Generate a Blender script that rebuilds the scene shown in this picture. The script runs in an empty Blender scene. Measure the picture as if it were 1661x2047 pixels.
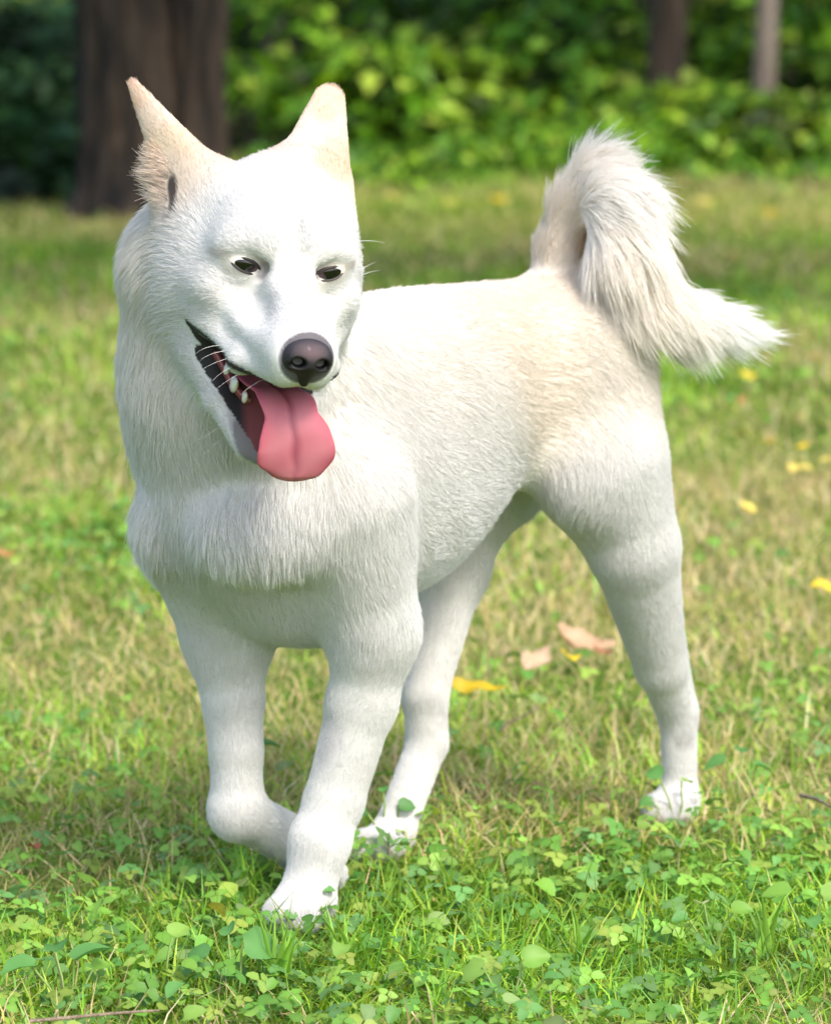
import bpy, math, random
import numpy as np
from mathutils import Vector, Matrix

# ------------------------------------------------------------------ camera, sky, sun, exposure
SC = bpy.context.scene
COL = SC.collection
CAM = np.array([0.0, -3.5, 0.95]); PITCH = math.radians(9.53); FPX = 8300.0; CX, CY = 830.5, 1023.5
cam_d = bpy.data.cameras.new('camera'); cam = bpy.data.objects.new('camera', cam_d); COL.objects.link(cam)
cam.location = CAM; cam.rotation_euler = (math.pi/2 - PITCH, 0, 0)
cam_d.sensor_fit = 'HORIZONTAL'; cam_d.sensor_width = 36.0; cam_d.lens = 36.0*FPX/1661.0
cam_d.clip_start = 0.05; cam_d.clip_end = 500
cam_d.dof.use_dof = True; cam_d.dof.focus_distance = 3.42; cam_d.dof.aperture_fstop = 9.5
SC.camera = cam

SUN_EL, SUN_AZ = math.radians(50), math.radians(146)      # azimuth clockwise from +Y (away from the camera)
sun_dir = Vector((math.sin(SUN_AZ)*math.cos(SUN_EL), math.cos(SUN_AZ)*math.cos(SUN_EL), math.sin(SUN_EL)))
world = bpy.data.worlds.new('World'); SC.world = world; world.use_nodes = True
wn = world.node_tree.nodes; wl = world.node_tree.links; wn.clear()
w_out = wn.new('ShaderNodeOutputWorld'); w_bg = wn.new('ShaderNodeBackground'); w_sky = wn.new('ShaderNodeTexSky')
w_sky.sky_type = 'NISHITA'; w_sky.sun_disc = False; w_sky.sun_elevation = SUN_EL; w_sky.sun_rotation = SUN_AZ
w_sky.air_density = 1.0; w_sky.dust_density = 3.0; w_sky.ozone_density = 0.8
w_bg.inputs['Strength'].default_value = 0.15
wl.new(w_sky.outputs[0], w_bg.inputs['Color']); wl.new(w_bg.outputs[0], w_out.inputs['Surface'])
sun_l = bpy.data.lights.new('sun', 'SUN'); sun_l.energy = 1.3; sun_l.angle = math.radians(12); sun_l.color = (1.0, 0.95, 0.86)
sun_o = bpy.data.objects.new('sun', sun_l); COL.objects.link(sun_o)
sun_o.rotation_euler = (-sun_dir).to_track_quat('-Z', 'Y').to_euler()
SC.view_settings.view_transform = 'Standard'; SC.view_settings.look = 'None'
SC.view_settings.exposure = 1.3; SC.view_settings.gamma = 1.0; SC.view_settings.use_curve_mapping = False
SC.cycles.use_denoising = True
SC.cycles.max_bounces = 8; SC.cycles.diffuse_bounces = 6; SC.cycles.transmission_bounces = 4; SC.cycles.transparent_max_bounces = 4

# ------------------------------------------------------------------ helpers
rng = np.random.default_rng(7)
random.seed(7)
FW = np.array([0, math.cos(PITCH), -math.sin(PITCH)]); UPV = np.array([0, math.sin(PITCH), math.cos(PITCH)]); RT = np.array([1.0, 0, 0])
def V3(*a): return np.array(a, float)
def unit(v): v = np.asarray(v, float); return v/np.linalg.norm(v)
def ray(px, py): return FW + RT*(px-CX)/FPX - UPV*(py-CY)/FPX
def at_y(px, py, y):
    r = ray(px, py); return CAM + r*((y-CAM[1])/r[1])
def at_ground(px, py, z=0.0):
    r = ray(px, py); return CAM + r*((z-CAM[2])/r[2])
DOG_H = unit((-.65, -.76, 0)); DOG_L = unit((.76, -.65, 0)); DOG_MID = -.12
def D(s, l, z): return DOG_H*s + DOG_L*(l+DOG_MID) + V3(0, 0, z)     # dog frame: forward, left, up
def M(px, py, lat=0.0):
    r = ray(px, py); return CAM + r*((DOG_MID+lat-CAM@DOG_L)/(r@DOG_L))

def mesh_obj(name, verts, faces, mat=None, parent=None, smooth=True, col=None):
    me = bpy.data.meshes.new(name)
    verts = np.asarray(verts, np.float32); 
    if isinstance(faces, np.ndarray):
        nf, k = faces.shape
        me.vertices.add(len(verts)); me.vertices.foreach_set('co', verts.ravel())
        me.loops.add(nf*k); me.loops.foreach_set('vertex_index', faces.astype(np.int32).ravel())
        me.polygons.add(nf); me.polygons.foreach_set('loop_start', np.arange(0, nf*k, k, dtype=np.int32))
        me.update(calc_edges=True)
    else:
        me.from_pydata([tuple(map(float, v)) for v in verts], [], faces); me.update()
    if smooth: me.polygons.foreach_set('use_smooth', np.ones(len(me.polygons), bool))
    if col is not None:
        c = np.ones((len(verts), 4), np.float32); c[:, :3] = col
        a = me.color_attributes.new('Col', 'FLOAT_COLOR', 'POINT'); a.data.foreach_set('color', c.ravel())
    if mat: me.materials.append(mat)
    o = bpy.data.objects.new(name, me); COL.objects.link(o)
    if parent: o.parent = parent
    return o
def empty(name, loc, label=None, cat=None, group=None):
    o = bpy.data.objects.new(name, None); o.location = loc; o.empty_display_size = .05; COL.objects.link(o)
    tag(o, label, cat, group); return o
def tag(o, label=None, cat=None, group=None, kind=None):
    if label: o['label'] = label
    if cat: o['category'] = cat
    if group: o['group'] = group
    if kind: o['kind'] = kind
    return o

def new_mat(name):
    m = bpy.data.materials.new(name); m.use_nodes = True; nt = m.node_tree; nt.nodes.clear()
    return m, nt.nodes, nt.links
def N(nodes, kind, **kw):
    n = nodes.new(kind)
    for k, v in kw.items():
        if k in ('operation', 'blend_type', 'data_type', 'attribute_name', 'noise_dimensions', 'feature', 'attribute_type', 'wave_type', 'bands_direction', 'distance'): setattr(n, k, v)
        else:
            n.inputs[k.replace('_', ' ')].default_value = v
    return n
def ramp(nodes, stops):
    r = nodes.new('ShaderNodeValToRGB'); el = r.color_ramp.elements
    while len(el) < len(stops): el.new(0.5)
    for e, (p, c) in zip(el, stops):
        e.position = p; e.color = (*c, 1) if len(c) == 3 else c
    return r
# ------------------------------------------------------------------ smooth implicit surfaces -> one continuous mesh
class Prim:
    __slots__ = ('t', 'a', 'b', 'ra', 'rb', 'k', 'op', 'R', 'r', 'c', 'br', 'flow', 'len', 'lift', 'col', 'reg', 'n', 'q', 'fn')
def cone(a, b, ra, rb, k=.03, op='u', **at): return _mk('cone', k, op, at, a=np.asarray(a, float), b=np.asarray(b, float), ra=ra, rb=rb)
def fcone(a, b, ra, rb, n, q, k=.02, op='u', **at): return _mk('fcone', k, op, at, a=np.asarray(a, float), b=np.asarray(b, float), ra=ra, rb=rb, n=unit(n), q=q)
def ell(c, r, R=None, k=.03, op='u', **at): return _mk('ell', k, op, at, a=np.asarray(c, float), r=np.asarray(r, float), R=np.eye(3) if R is None else np.asarray(R, float))
def func(fn, c, br, k=.005, op='c', **at): return _mk('func', k, op, at, a=np.asarray(c, float), ra=br, fn=fn)
def _mk(t, k, op, at, **g):
    p = Prim(); p.t = t; p.k = k; p.op = op
    for key in ('a', 'b', 'ra', 'rb', 'R', 'r', 'n', 'q', 'fn'): setattr(p, key, g.get(key))
    if t in ('cone', 'fcone'):
        p.c = (p.a+p.b)/2; p.br = np.linalg.norm(p.b-p.a)/2 + max(p.ra, p.rb)
    elif t == 'ell': p.c = p.a; p.br = float(p.r.max())
    else: p.c = p.a; p.br = p.ra
    fl = at.get('flow')
    if fl is None: fl = (p.b-p.a) if t in ('cone', 'fcone') else V3(0, 0, -1)
    p.flow = unit(fl); p.len = at.get('len', .012); p.lift = at.get('lift', .35); p.col = np.array(at.get('col', (.84, .83, .81))); p.reg = at.get('reg', 0)
    return p
def _cone_d(P, a, b, ra, rb):
    ba = b-a; L2 = float(ba@ba); pa = P-a
    t = np.clip((pa@ba)/L2, 0, 1)
    d = pa - t[:, None]*ba
    return np.sqrt(np.einsum('ij,ij->i', d, d)) - (ra + (rb-ra)*t)
def pd(p, P):
    if p.t == 'cone': return _cone_d(P, p.a, p.b, p.ra, p.rb)
    if p.t == 'fcone':
        Q = P - p.a; s = Q@p.n; Q = Q + s[:, None]*p.n*(p.q-1)
        b = p.b-p.a; b = b + (b@p.n)*p.n*(p.q-1)
        return _cone_d(Q, np.zeros(3), b, p.ra, p.rb)*.55
    if p.t == 'ell':
        Q = (P-p.a)@p.R.T
        k0 = np.linalg.norm(Q/p.r, axis=1); k1 = np.linalg.norm(Q/(p.r**2), axis=1)+1e-9
        return k0*(k0-1)/k1
    return p.fn(P)
def field(prims, P, keep=False):
    d = np.full(len(P), 1.0); ds = []
    for p in prims:
        e = pd(p, P)
        if p.op == 'u':
            h = np.maximum(p.k-np.abs(d-e), 0)/p.k; d = np.minimum(d, e) - h*h*p.k*.25
            if keep: ds.append(e)
        else:
            e = -e; h = np.maximum(p.k-np.abs(d-e), 0)/p.k; d = np.maximum(d, e) + h*h*p.k*.25
    return (d, ds) if keep else d

def mesh_sdf(prims, lo, hi, h, B=24, attrs=True):
    lo = np.asarray(lo, float); hi = np.asarray(hi, float)
    nb = np.ceil((hi-lo)/(h*B)).astype(int); NC = nb*B
    half = h*B/2*math.sqrt(3)
    ii = np.stack(np.meshgrid(*[np.arange(n) for n in nb], indexing='ij'), -1).reshape(-1, 3)
    ctr = lo + (ii+.5)*h*B
    dc = field(prims, ctr)
    sel = ii[np.abs(dc) < half*1.6]
    ax = np.arange(B+1); G = np.stack(np.meshgrid(ax, ax, ax, indexing='ij'), -1).reshape(-1, 3)
    pc = np.array([p.c for p in prims]); pr = np.array([p.br + p.k for p in prims])
    ids, pos, nor, quads, att = [], [], [], [], []
    def gid(c): return (c[:, 0]*NC[1] + c[:, 1])*NC[2] + c[:, 2]
    corner = [(i, j, k) for i in (0, 1) for j in (0, 1) for k in (0, 1)]
    for b in sel:
        c0 = lo + (b+.5)*h*B
        loc = [p for p, m in zip(prims, np.linalg.norm(pc-c0, axis=1)-pr < half+.03) if m]
        if not loc: continue
        P = lo + (b*B + G)*h
        f = field(loc, P).reshape(B+1, B+1, B+1)
        s = f < 0
        if s.all() or not s.any(): continue
        cnt = sum(s[i:B+i, j:B+j, k:B+k].astype(np.int8) for i, j, k in corner)
        act = np.argwhere((cnt > 0) & (cnt < 8))
        # vertex = mean of edge crossings
        acc = np.zeros((len(act), 3)); n_ = np.zeros(len(act))
        for a_ in corner:
            for d_ in range(3):
                if a_[d_] == 1: continue
                b_ = list(a_); b_[d_] = 1
                f0 = f[act[:, 0]+a_[0], act[:, 1]+a_[1], act[:, 2]+a_[2]]; f1 = f[act[:, 0]+b_[0], act[:, 1]+b_[1], act[:, 2]+b_[2]]
                m = (f0 < 0) != (f1 < 0); t = f0/np.where(m, f0-f1, 1)
                q = np.array(a_)[None, :] + np.zeros((len(act), 3)); q[:, d_] += t
                acc[m] += q[m]; n_[m] += 1
        v = lo + (b*B + act + acc/n_[:, None])*h
        eps = .0006; T = np.array([(1, -1, -1), (-1, -1, 1), (-1, 1, -1), (1, 1, 1)], float)
        g = sum(T[i][None, :]*field(loc, v+T[i]*eps)[:, None] for i in range(4))
        nn = g/np.maximum(np.linalg.norm(g, axis=1), 1e-9)[:, None]
        if attrs:
            dd, ds = field(loc, v, True); us = [p for p in loc if p.op == 'u']
            ds = np.array(ds); w = np.exp(-np.clip((ds-ds.min(0))/.007, 0, 30)); w /= w.sum(0)
            fl = w.T@np.array([p.flow for p in us]); ln = w.T@np.array([p.len for p in us]); lf = w.T@np.array([p.lift for p in us])
            cl = w.T@np.array([p.col for p in us]); rg = np.array([p.reg for p in us])[w.argmax(0)]
            att.append(np.concatenate([fl, ln[:, None], lf[:, None], cl, rg[:, None]], 1))
        ids.append(gid(b*B+act)); pos.append(v); nor.append(nn)
        for d_ in range(3):
            sl0 = [slice(0, B)]*3; sl1 = [slice(0, B)]*3; sl1[d_] = slice(1, B+1)
            s0 = s[tuple(sl0)]; s1 = s[tuple(sl1)]
            e = np.argwhere(s0 != s1)
            if not len(e): continue
            u_, w_ = (d_+1) % 3, (d_+2) % 3
            E_ = b*B+e; c00 = E_.copy(); c10 = E_.copy(); c10[:, u_] -= 1; c11 = c10.copy(); c11[:, w_] -= 1; c01 = E_.copy(); c01[:, w_] -= 1
            q = np.stack([gid(c00), gid(c10), gid(c11), gid(c01)], 1)
            flip = s0[e[:, 0], e[:, 1], e[:, 2]]
            q[~flip] = q[~flip][:, ::-1]
            quads.append(q)
    ids = np.concatenate(ids); pos = np.concatenate(pos); nor = np.concatenate(nor); quads = np.concatenate(quads)
    o = np.argsort(ids); ids = ids[o]; pos = pos[o]; nor = nor[o]
    ix = np.searchsorted(ids, quads); ix = np.minimum(ix, len(ids)-1)
    ok = (ids[ix] == quads).all(1); ix = ix[ok]
    if attrs: att = np.concatenate(att)[o]
    return pos, ix, nor, (att if attrs else None)
# ------------------------------------------------------------------ materials of the garden
def leaf_mat(name, trans=.35, gloss=.08, rough=.4):
    m, n, l = new_mat(name); o = n.new('ShaderNodeOutputMaterial'); at = N(n, 'ShaderNodeAttribute', attribute_name='Col')
    d = n.new('ShaderNodeBsdfDiffuse'); t = n.new('ShaderNodeBsdfTranslucent'); mx = N(n, 'ShaderNodeMixShader', Fac=trans); g = N(n, 'ShaderNodeBsdfGlossy', Roughness=rough); mx2 = N(n, 'ShaderNodeMixShader', Fac=gloss)
    hs = N(n, 'ShaderNodeHueSaturation', Hue=.485, Saturation=1.1, Value=1.25)
    l.new(at.outputs['Color'], d.inputs[0]); l.new(at.outputs['Color'], hs.inputs['Color']); l.new(hs.outputs[0], t.inputs[0]); l.new(d.outputs[0], mx.inputs[1]); l.new(t.outputs[0], mx.inputs[2]); l.new(mx.outputs[0], mx2.inputs[1]); l.new(g.outputs[0], mx2.inputs[2]); l.new(mx2.outputs[0], o.inputs[0])
    return m
m_grass = leaf_mat('grass_blade', .30, .02, .5); m_leaf = leaf_mat('leaf', .30, .025, .5); m_wood_leaf = leaf_mat('wood_leaf', .3, .02, .6)
def bark_mat(name, c0, c1, sc):
    m, n, l = new_mat(name); o = n.new('ShaderNodeOutputMaterial'); b = N(n, 'ShaderNodeBsdfPrincipled', Roughness=.9)
    tc = n.new('ShaderNodeTexCoord'); mp = n.new('ShaderNodeMapping'); mp.inputs['Scale'].default_value = (sc, sc, sc*.16); l.new(tc.outputs['Object'], mp.inputs[0])
    nz = N(n, 'ShaderNodeTexNoise', Scale=1.0, Detail=6.0, Roughness=.65); l.new(mp.outputs[0], nz.inputs[0]); r = ramp(n, [(.38, c0), (.66, c1)]); l.new(nz.outputs[0], r.inputs[0]); l.new(r.outputs[0], b.inputs['Base Color'])
    bp = N(n, 'ShaderNodeBump', Strength=.8, Distance=.02); l.new(nz.outputs[0], bp.inputs['Height']); l.new(bp.outputs[0], b.inputs['Normal']); l.new(b.outputs[0], o.inputs[0]); return m
m_bark = bark_mat('bark', (.005, .0035, .0025), (.075, .048, .030), 18); m_bark2 = bark_mat('grey_bark', (.10, .075, .06), (.30, .24, .20), 20)

# ------------------------------------------------------------------ lawn
m_soil, n, l = new_mat('lawn_soil'); o = n.new('ShaderNodeOutputMaterial'); b = N(n, 'ShaderNodeBsdfDiffuse')
tc = n.new('ShaderNodeTexCoord'); n1 = N(n, 'ShaderNodeTexNoise', Scale=2.2, Detail=8.0, Roughness=.7); l.new(tc.outputs['Object'], n1.inputs[0])
r = ramp(n, [(.30, (.05, .11, .015)), (.5, (.11, .20, .028)), (.68, (.22, .24, .07))]); l.new(n1.outputs[0], r.inputs[0])
n2 = N(n, 'ShaderNodeTexNoise', Scale=60.0, Detail=4.0); l.new(tc.outputs['Object'], n2.inputs[0]); mm = N(n, 'ShaderNodeMix', data_type='RGBA', blend_type='MULTIPLY'); mm.inputs[0].default_value = .7
l.new(r.outputs[0], mm.inputs[6]); r2 = ramp(n, [(.3, (.35, .35, .35)), (.7, (1, 1, 1))]); l.new(n2.outputs[0], r2.inputs[0]); l.new(r2.outputs[0], mm.inputs[7]); l.new(mm.outputs[2], b.inputs[0]); l.new(b.outputs[0], o.inputs[0])
gx = np.concatenate([[-150, -40, -12], np.linspace(-5, 5, 41), [12, 40, 150]]); gy = np.concatenate([[-60, -12], np.linspace(-4.5, 22, 90), [40, 90, 250]])
GX, GY = np.meshgrid(gx, gy, indexing='ij')
def ground_z(x, y): return .006*np.sin(x*5.1+y*2.3)*np.sin(y*3.7-x*1.9) - .006
gv = np.stack([GX, GY, ground_z(GX, GY)], -1).reshape(-1, 3); ny = len(gy)
gf = np.array([(i*ny+j, (i+1)*ny+j, (i+1)*ny+j+1, i*ny+j+1) for i in range(len(gx)-1) for j in range(ny-1)])
tag(mesh_obj('lawn', gv, gf, m_soil), kind='structure')

def gnoise(x, y, seed, sc=1.0):
    r = np.random.default_rng(seed); o = np.zeros_like(x)
    for i in range(9):
        a = r.uniform(0, 6.28); k = sc*r.uniform(.5, 2.2); o += np.sin((x*math.cos(a)+y*math.sin(a))*k + r.uniform(0, 6.28))
    return o/3.0
def scatter(bands):
    """points on the lawn: (nearest, farthest distance from the camera, points per m2 inside the view, beside it)"""
    out = []
    for d0, d1, dens, side in bands:
        half = .105*d1+.05; wide = half+2.0
        n_ = int((d1-d0)*2*wide*dens); x = rng.uniform(-wide, wide, n_); y = rng.uniform(d0, d1, n_)
        keep = (np.abs(x) < .105*y+.05) | (rng.random(n_) < side/dens); out.append(np.stack([x[keep], y[keep]-3.5], 1))
    return np.concatenate(out)
def blades(name, p, h, w, lean, curl, col, mat, label, cat):
    n_ = len(p); az = rng.uniform(0, 6.283, n_); dx, dy = np.cos(az), np.sin(az); fa = az + rng.normal(0, .9, n_)+1.57; wx, wy = np.cos(fa), np.sin(fa)
    ls = np.array([0, .5, 1.0]); v = np.zeros((n_, 6, 3), np.float32); gz = ground_z(p[:, 0], p[:, 1])
    for i, t in enumerate(ls):
        ang = lean + curl*t; rr_ = h*t*np.sin(np.clip(ang, 0, 1.5)); zz = h*t*np.cos(np.clip(ang, 0, 1.45))
        ww_ = w*(1, .85, .12)[i]/2
        for k, sg in enumerate((-1, 1)):
            v[:, i*2+k, 0] = p[:, 0]+dx*rr_+wx*ww_*sg; v[:, i*2+k, 1] = p[:, 1]+dy*rr_+wy*ww_*sg; v[:, i*2+k, 2] = gz+zz-.002
    base = np.arange(n_)[:, None]*6; f = np.concatenate([base+np.array([[0, 1, 3, 2]]), base+np.array([[2, 3, 5, 4]])])
    c = np.repeat(col, 6, 0)
    ob = mesh_obj(name, v.reshape(-1, 3), f, mat, None, True, c); tag(ob, label, cat, kind='stuff'); return ob
def pick(pal, n_): pal = np.array(pal); c = pal[rng.integers(0, len(pal), n_)]; return c*rng.uniform(.75, 1.25, (n_, 1))*rng.uniform(.93, 1.07, (n_, 3))
def dry_or_sunlit(p):
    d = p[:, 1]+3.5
    return np.clip(.44 + .34*gnoise(p[:, 0], p[:, 1], 21, 5.0) + .26*np.exp(-((d-5.0)/.9)**2) - .25*np.clip((4.0-d)/.5, 0, 1) + .10*np.clip((-.2-p[:, 0])/.3, 0, 1)*(d < 5.3) + .38*np.exp(-((d-10.1)/.55)**2), 0.03, .92)  # last term adds yellow blades so the far strip looks sunlit
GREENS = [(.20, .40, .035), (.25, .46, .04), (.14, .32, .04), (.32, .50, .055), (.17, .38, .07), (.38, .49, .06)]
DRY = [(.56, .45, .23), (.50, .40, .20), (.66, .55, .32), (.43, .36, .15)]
p = scatter([(2.4, 3.1, 4000, 4000), (3.1, 4.4, 34000, 5000), (4.4, 6.0, 17000, 3500), (6.0, 8.5, 7500, 2000), (8.5, 12.5, 4200, 1200)])
dist = p[:, 1]+3.5; dr = dry_or_sunlit(p); isdry_or_sunlit = rng.random(len(p)) < dr
far = np.clip((dist-4)/6, 0, 1)
pg = p[~isdry_or_sunlit]; fg = far[~isdry_or_sunlit]; n_ = len(pg)
tall = .75+.35*gnoise(pg[:, 0], pg[:, 1], 33, 6.0)
cg = pick(GREENS, n_); yel = np.clip(dr[~isdry_or_sunlit]*.75+fg*.25+.7*np.exp(-((pg[:, 1]-6.6)/.6)**2), 0, 1)[:, None]*rng.random((n_, 1)); cg = cg*(1-yel)+np.array((.38, .40, .10))*yel; cg = cg*(1+.28*gnoise(pg[:, 0], pg[:, 1], 61, 9.0)+.14*gnoise(pg[:, 0], pg[:, 1], 62, 24.0))[:, None].clip(.45, 1.5)  # extra yellow paints sunlight onto the far strip
blades('grass', pg, np.clip(rng.gamma(5, .0066, n_)*tall, .012, .065), rng.uniform(.0014, .0032, n_)*(1+fg*1.6), np.abs(rng.normal(.48, .36, n_)), np.abs(rng.normal(.55, .5, n_)), cg, m_grass, 'mown green grass covering the lawn', 'grass')
pd_ = p[isdry_or_sunlit]; fd = far[isdry_or_sunlit]; n_ = len(pd_)
cd_ = pick(DRY, n_); mixg = (rng.random((n_, 1)) < .35)*.5 + .5*np.exp(-((pd_[:, 1:2]-6.6)/.55)**2); mixg = np.minimum(mixg, .85); cd_ = cd_*(1-mixg)+np.array((.44, .44, .09))*mixg  # yellow mix brightens the far strip as if sunlit
blades('dry_grass', pd_, np.clip(rng.gamma(4, .0075, n_), .01, .055), rng.uniform(.0010, .0026, n_)*(1+fd*1.6), np.abs(rng.normal(.8, .5, n_)), np.abs(rng.normal(.4, .5, n_)), cd_, m_grass, 'dry straw coloured grass in the lawn, painted yellow along the sunlit strip', 'grass')

# small round-leaved ground cover: clover and creeping weeds
def leaf_discs(pos, nrm, tng, ln, wd, col, notch=0.0, fold=.15, seg=8):
    """rounded leaves with a raised rim and a midrib fold; pos = base of leaf, tng = direction base to tip"""
    n_ = len(pos); tng = tng - nrm*(tng*nrm).sum(1)[:, None]; tng /= np.linalg.norm(tng, axis=1)[:, None]; sd = np.cross(nrm, tng)
    th = np.linspace(0, 2*math.pi, seg, endpoint=False)
    v = np.zeros((n_, seg+1, 3), np.float32); v[:, 0] = pos + tng*(ln*.45)[:, None]
    for i, a in enumerate(th):
        x = .5-.5*math.cos(a); y = math.sin(a)*(1-.22*math.cos(a+math.pi))
        if i == 0: x = notch
        if i == seg//2: x = 1.06
        jit = 1+.10*rng.normal(size=n_); v[:, i+1] = pos + tng*(ln*x)[:, None] + sd*(wd*.5*y*jit)[:, None] + nrm*(wd*fold*abs(y)*(1))[:, None] - nrm*(ln*.18*x*x)[:, None]
    base = np.arange(n_)[:, None, None]*(seg+1)
    f = (base + np.array([(0, i+1, (i+1) % seg+1) for i in range(seg)])[None]).reshape(-1, 3)
    c = np.repeat(col, seg+1, 0).reshape(n_, seg+1, 3).copy(); c[:, 0] *= 1.12
    return v.reshape(-1, 3), f, c.reshape(-1, 3)
def join(parts):
    vs, fs, cs, o_ = [], [], [], 0
    for v, f, c in parts: vs.append(v); fs.append(f+o_); cs.append(c); o_ += len(v)
    return np.concatenate(vs), np.concatenate(fs), np.concatenate(cs)
LEAFG = [(.13, .29, .045), (.17, .34, .05), (.10, .24, .045), (.21, .37, .065), (.13, .27, .075), (.24, .34, .06)]
pc = scatter([(2.7, 3.1, 600, 600), (3.1, 4.3, 2000, 500), (4.3, 5.6, 900, 300), (5.6, 8.5, 400, 200)])
keep = rng.random(len(pc)) < np.clip(1.15 - dry_or_sunlit(pc)*1.55 + .35*gnoise(pc[:, 0], pc[:, 1], 44, 8.0), 0.03, 1); pc = pc[keep]
n_ = len(pc); hz_ = rng.uniform(.010, .034, n_); az = rng.uniform(0, 6.283, n_); sz = rng.uniform(.006, .0125, n_); cc_ = pick(LEAFG, n_)
tl_ = np.stack([rng.normal(0, .38, n_), rng.normal(-.15, .38, n_), np.ones(n_)], 1); tl_ /= np.linalg.norm(tl_, axis=1)[:, None]
prt = []
for k in range(3):
    a = az+k*2.09; tng = np.stack([np.cos(a), np.sin(a), np.zeros(n_)], 1); pos = np.stack([pc[:, 0], pc[:, 1], ground_z(pc[:, 0], pc[:, 1])+hz_], 1) + tng*.001
    prt.append(leaf_discs(pos, tl_, tng, sz, sz*.95, cc_, .0, .12, 7))
v, f, c = join(prt); tag(mesh_obj('clover', v, f, m_leaf, None, True, c), 'small clover leaves scattered through the grass', 'clover', kind='stuff')
pb = scatter([(2.8, 3.1, 150, 150), (3.1, 3.75, 380, 180), (3.75, 4.6, 170, 90), (4.6, 7.0, 70, 40)])
keep = rng.random(len(pb)) < np.clip(1.0 - dry_or_sunlit(pb)*1.3 + .5*gnoise(pb[:, 0], pb[:, 1], 45, 6.0), 0.02, 1); pb = pb[keep]
n_ = len(pb); hz_ = rng.uniform(.012, .034, n_); az = rng.uniform(0, 6.283, n_); sz = rng.uniform(.010, .021, n_); cc_ = pick(LEAFG+[(.20, .30, .10)], n_)
tl_ = np.stack([rng.normal(0, .4, n_), rng.normal(-.3, .35, n_), np.ones(n_)], 1); tl_ /= np.linalg.norm(tl_, axis=1)[:, None]
tng = np.stack([np.cos(az), np.sin(az), np.zeros(n_)], 1); pos = np.stack([pb[:, 0], pb[:, 1], ground_z(pb[:, 0], pb[:, 1])+hz_], 1)
v, f, c = leaf_discs(pos, tl_, tng, sz, sz*.82, cc_, .08, .16, 10); tag(mesh_obj('broadleaf_cover', v, f, m_leaf, None, True, c), 'low round-leaved weeds scattered through the grass', 'weeds', kind='stuff')
# ------------------------------------------------------------------ leaf clouds, trees, shrubs
def leaf_cloud(pos, size, col, nrm=None, droop=.3):
    n_ = len(pos); r_ = rng.normal(size=(n_, 3)); nz_ = np.array([0, -.25, .9])+r_*.55 if nrm is None else nrm+r_*.4
    nz_ /= np.linalg.norm(nz_, axis=1)[:, None]; t_ = rng.normal(size=(n_, 3)); t_[:, 2] -= droop; t_ -= nz_*(t_*nz_).sum(1)[:, None]; t_ /= np.linalg.norm(t_, axis=1)[:, None]; s_ = np.cross(nz_, t_)
    L_ = size[:, None]; v = np.stack([pos, pos+t_*L_*.42+s_*L_*.30+nz_*L_*.06, pos+t_*L_-nz_*L_*.12, pos+t_*L_*.42-s_*L_*.30+nz_*L_*.06], 1)
    return v.reshape(-1, 3), np.arange(n_*4).reshape(-1, 4), np.repeat(col, 4, 0)
def tube(path, radii, nu=10, ridges=0, seed=0, depth=0.0):
    r = np.random.default_rng(seed); path = np.asarray(path, float); vs = []; ph0 = r.uniform(0, 6.28, 8)
    for i, (p_, ra) in enumerate(zip(path, radii)):
        tg = unit(path[min(i+1, len(path)-1)]-path[max(i-1, 0)]); x = unit(np.cross(tg, (.13, 1, .07))); y = np.cross(tg, x)
        for j in range(nu):
            a = 2*math.pi*j/nu; k = 1.0
            if ridges:
                z = p_[2]; k += depth*(abs(math.sin(a*ridges/2+ph0[0]+.8*math.sin(z*6+ph0[1])))**.6-.5) + depth*.5*math.sin(a*(ridges*1.7//1)+z*21+ph0[2])*math.sin(z*14+a*3+ph0[3])
            vs.append(p_ + (x*math.cos(a)+y*math.sin(a))*ra*k)
    nr = len(path); fs = np.array([(i*nu+j, i*nu+(j+1) % nu, (i+1)*nu+(j+1) % nu, (i+1)*nu+j) for i in range(nr-1) for j in range(nu)])
    return np.array(vs), fs
def local(o, root): o.parent = root; o.matrix_parent_inverse = Matrix.Translation(-Vector(root.location)); return o
def wavy(a, b, n_, amp, seed):
    r = np.random.default_rng(seed); a = np.asarray(a, float); b = np.asarray(b, float); t = np.linspace(0, 1, n_)[:, None]
    q = a*(1-t)+b*t; w = np.sin(t*math.pi)
    return q + np.concatenate([np.sin(t*r.uniform(3, 7)+r.uniform(0, 6))*amp, np.sin(t*r.uniform(3, 7)+r.uniform(0, 6))*amp, 0*t], 1)*np.clip(t*3, 0, 1)
def crown_points(c, r, n_, clumps, seed, spread=.34):
    g = np.random.default_rng(seed); cl = g.normal(size=(clumps, 3)); cl /= np.linalg.norm(cl, axis=1)[:, None]; cl *= g.uniform(.35, 1, (clumps, 1))**.6
    k = g.integers(0, clumps, n_); sz = g.uniform(.5, 1.2, clumps)
    q = cl[k] + g.normal(size=(n_, 3))*spread*.55*sz[k][:, None]
    return c + q*np.asarray(r), k, cl
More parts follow.
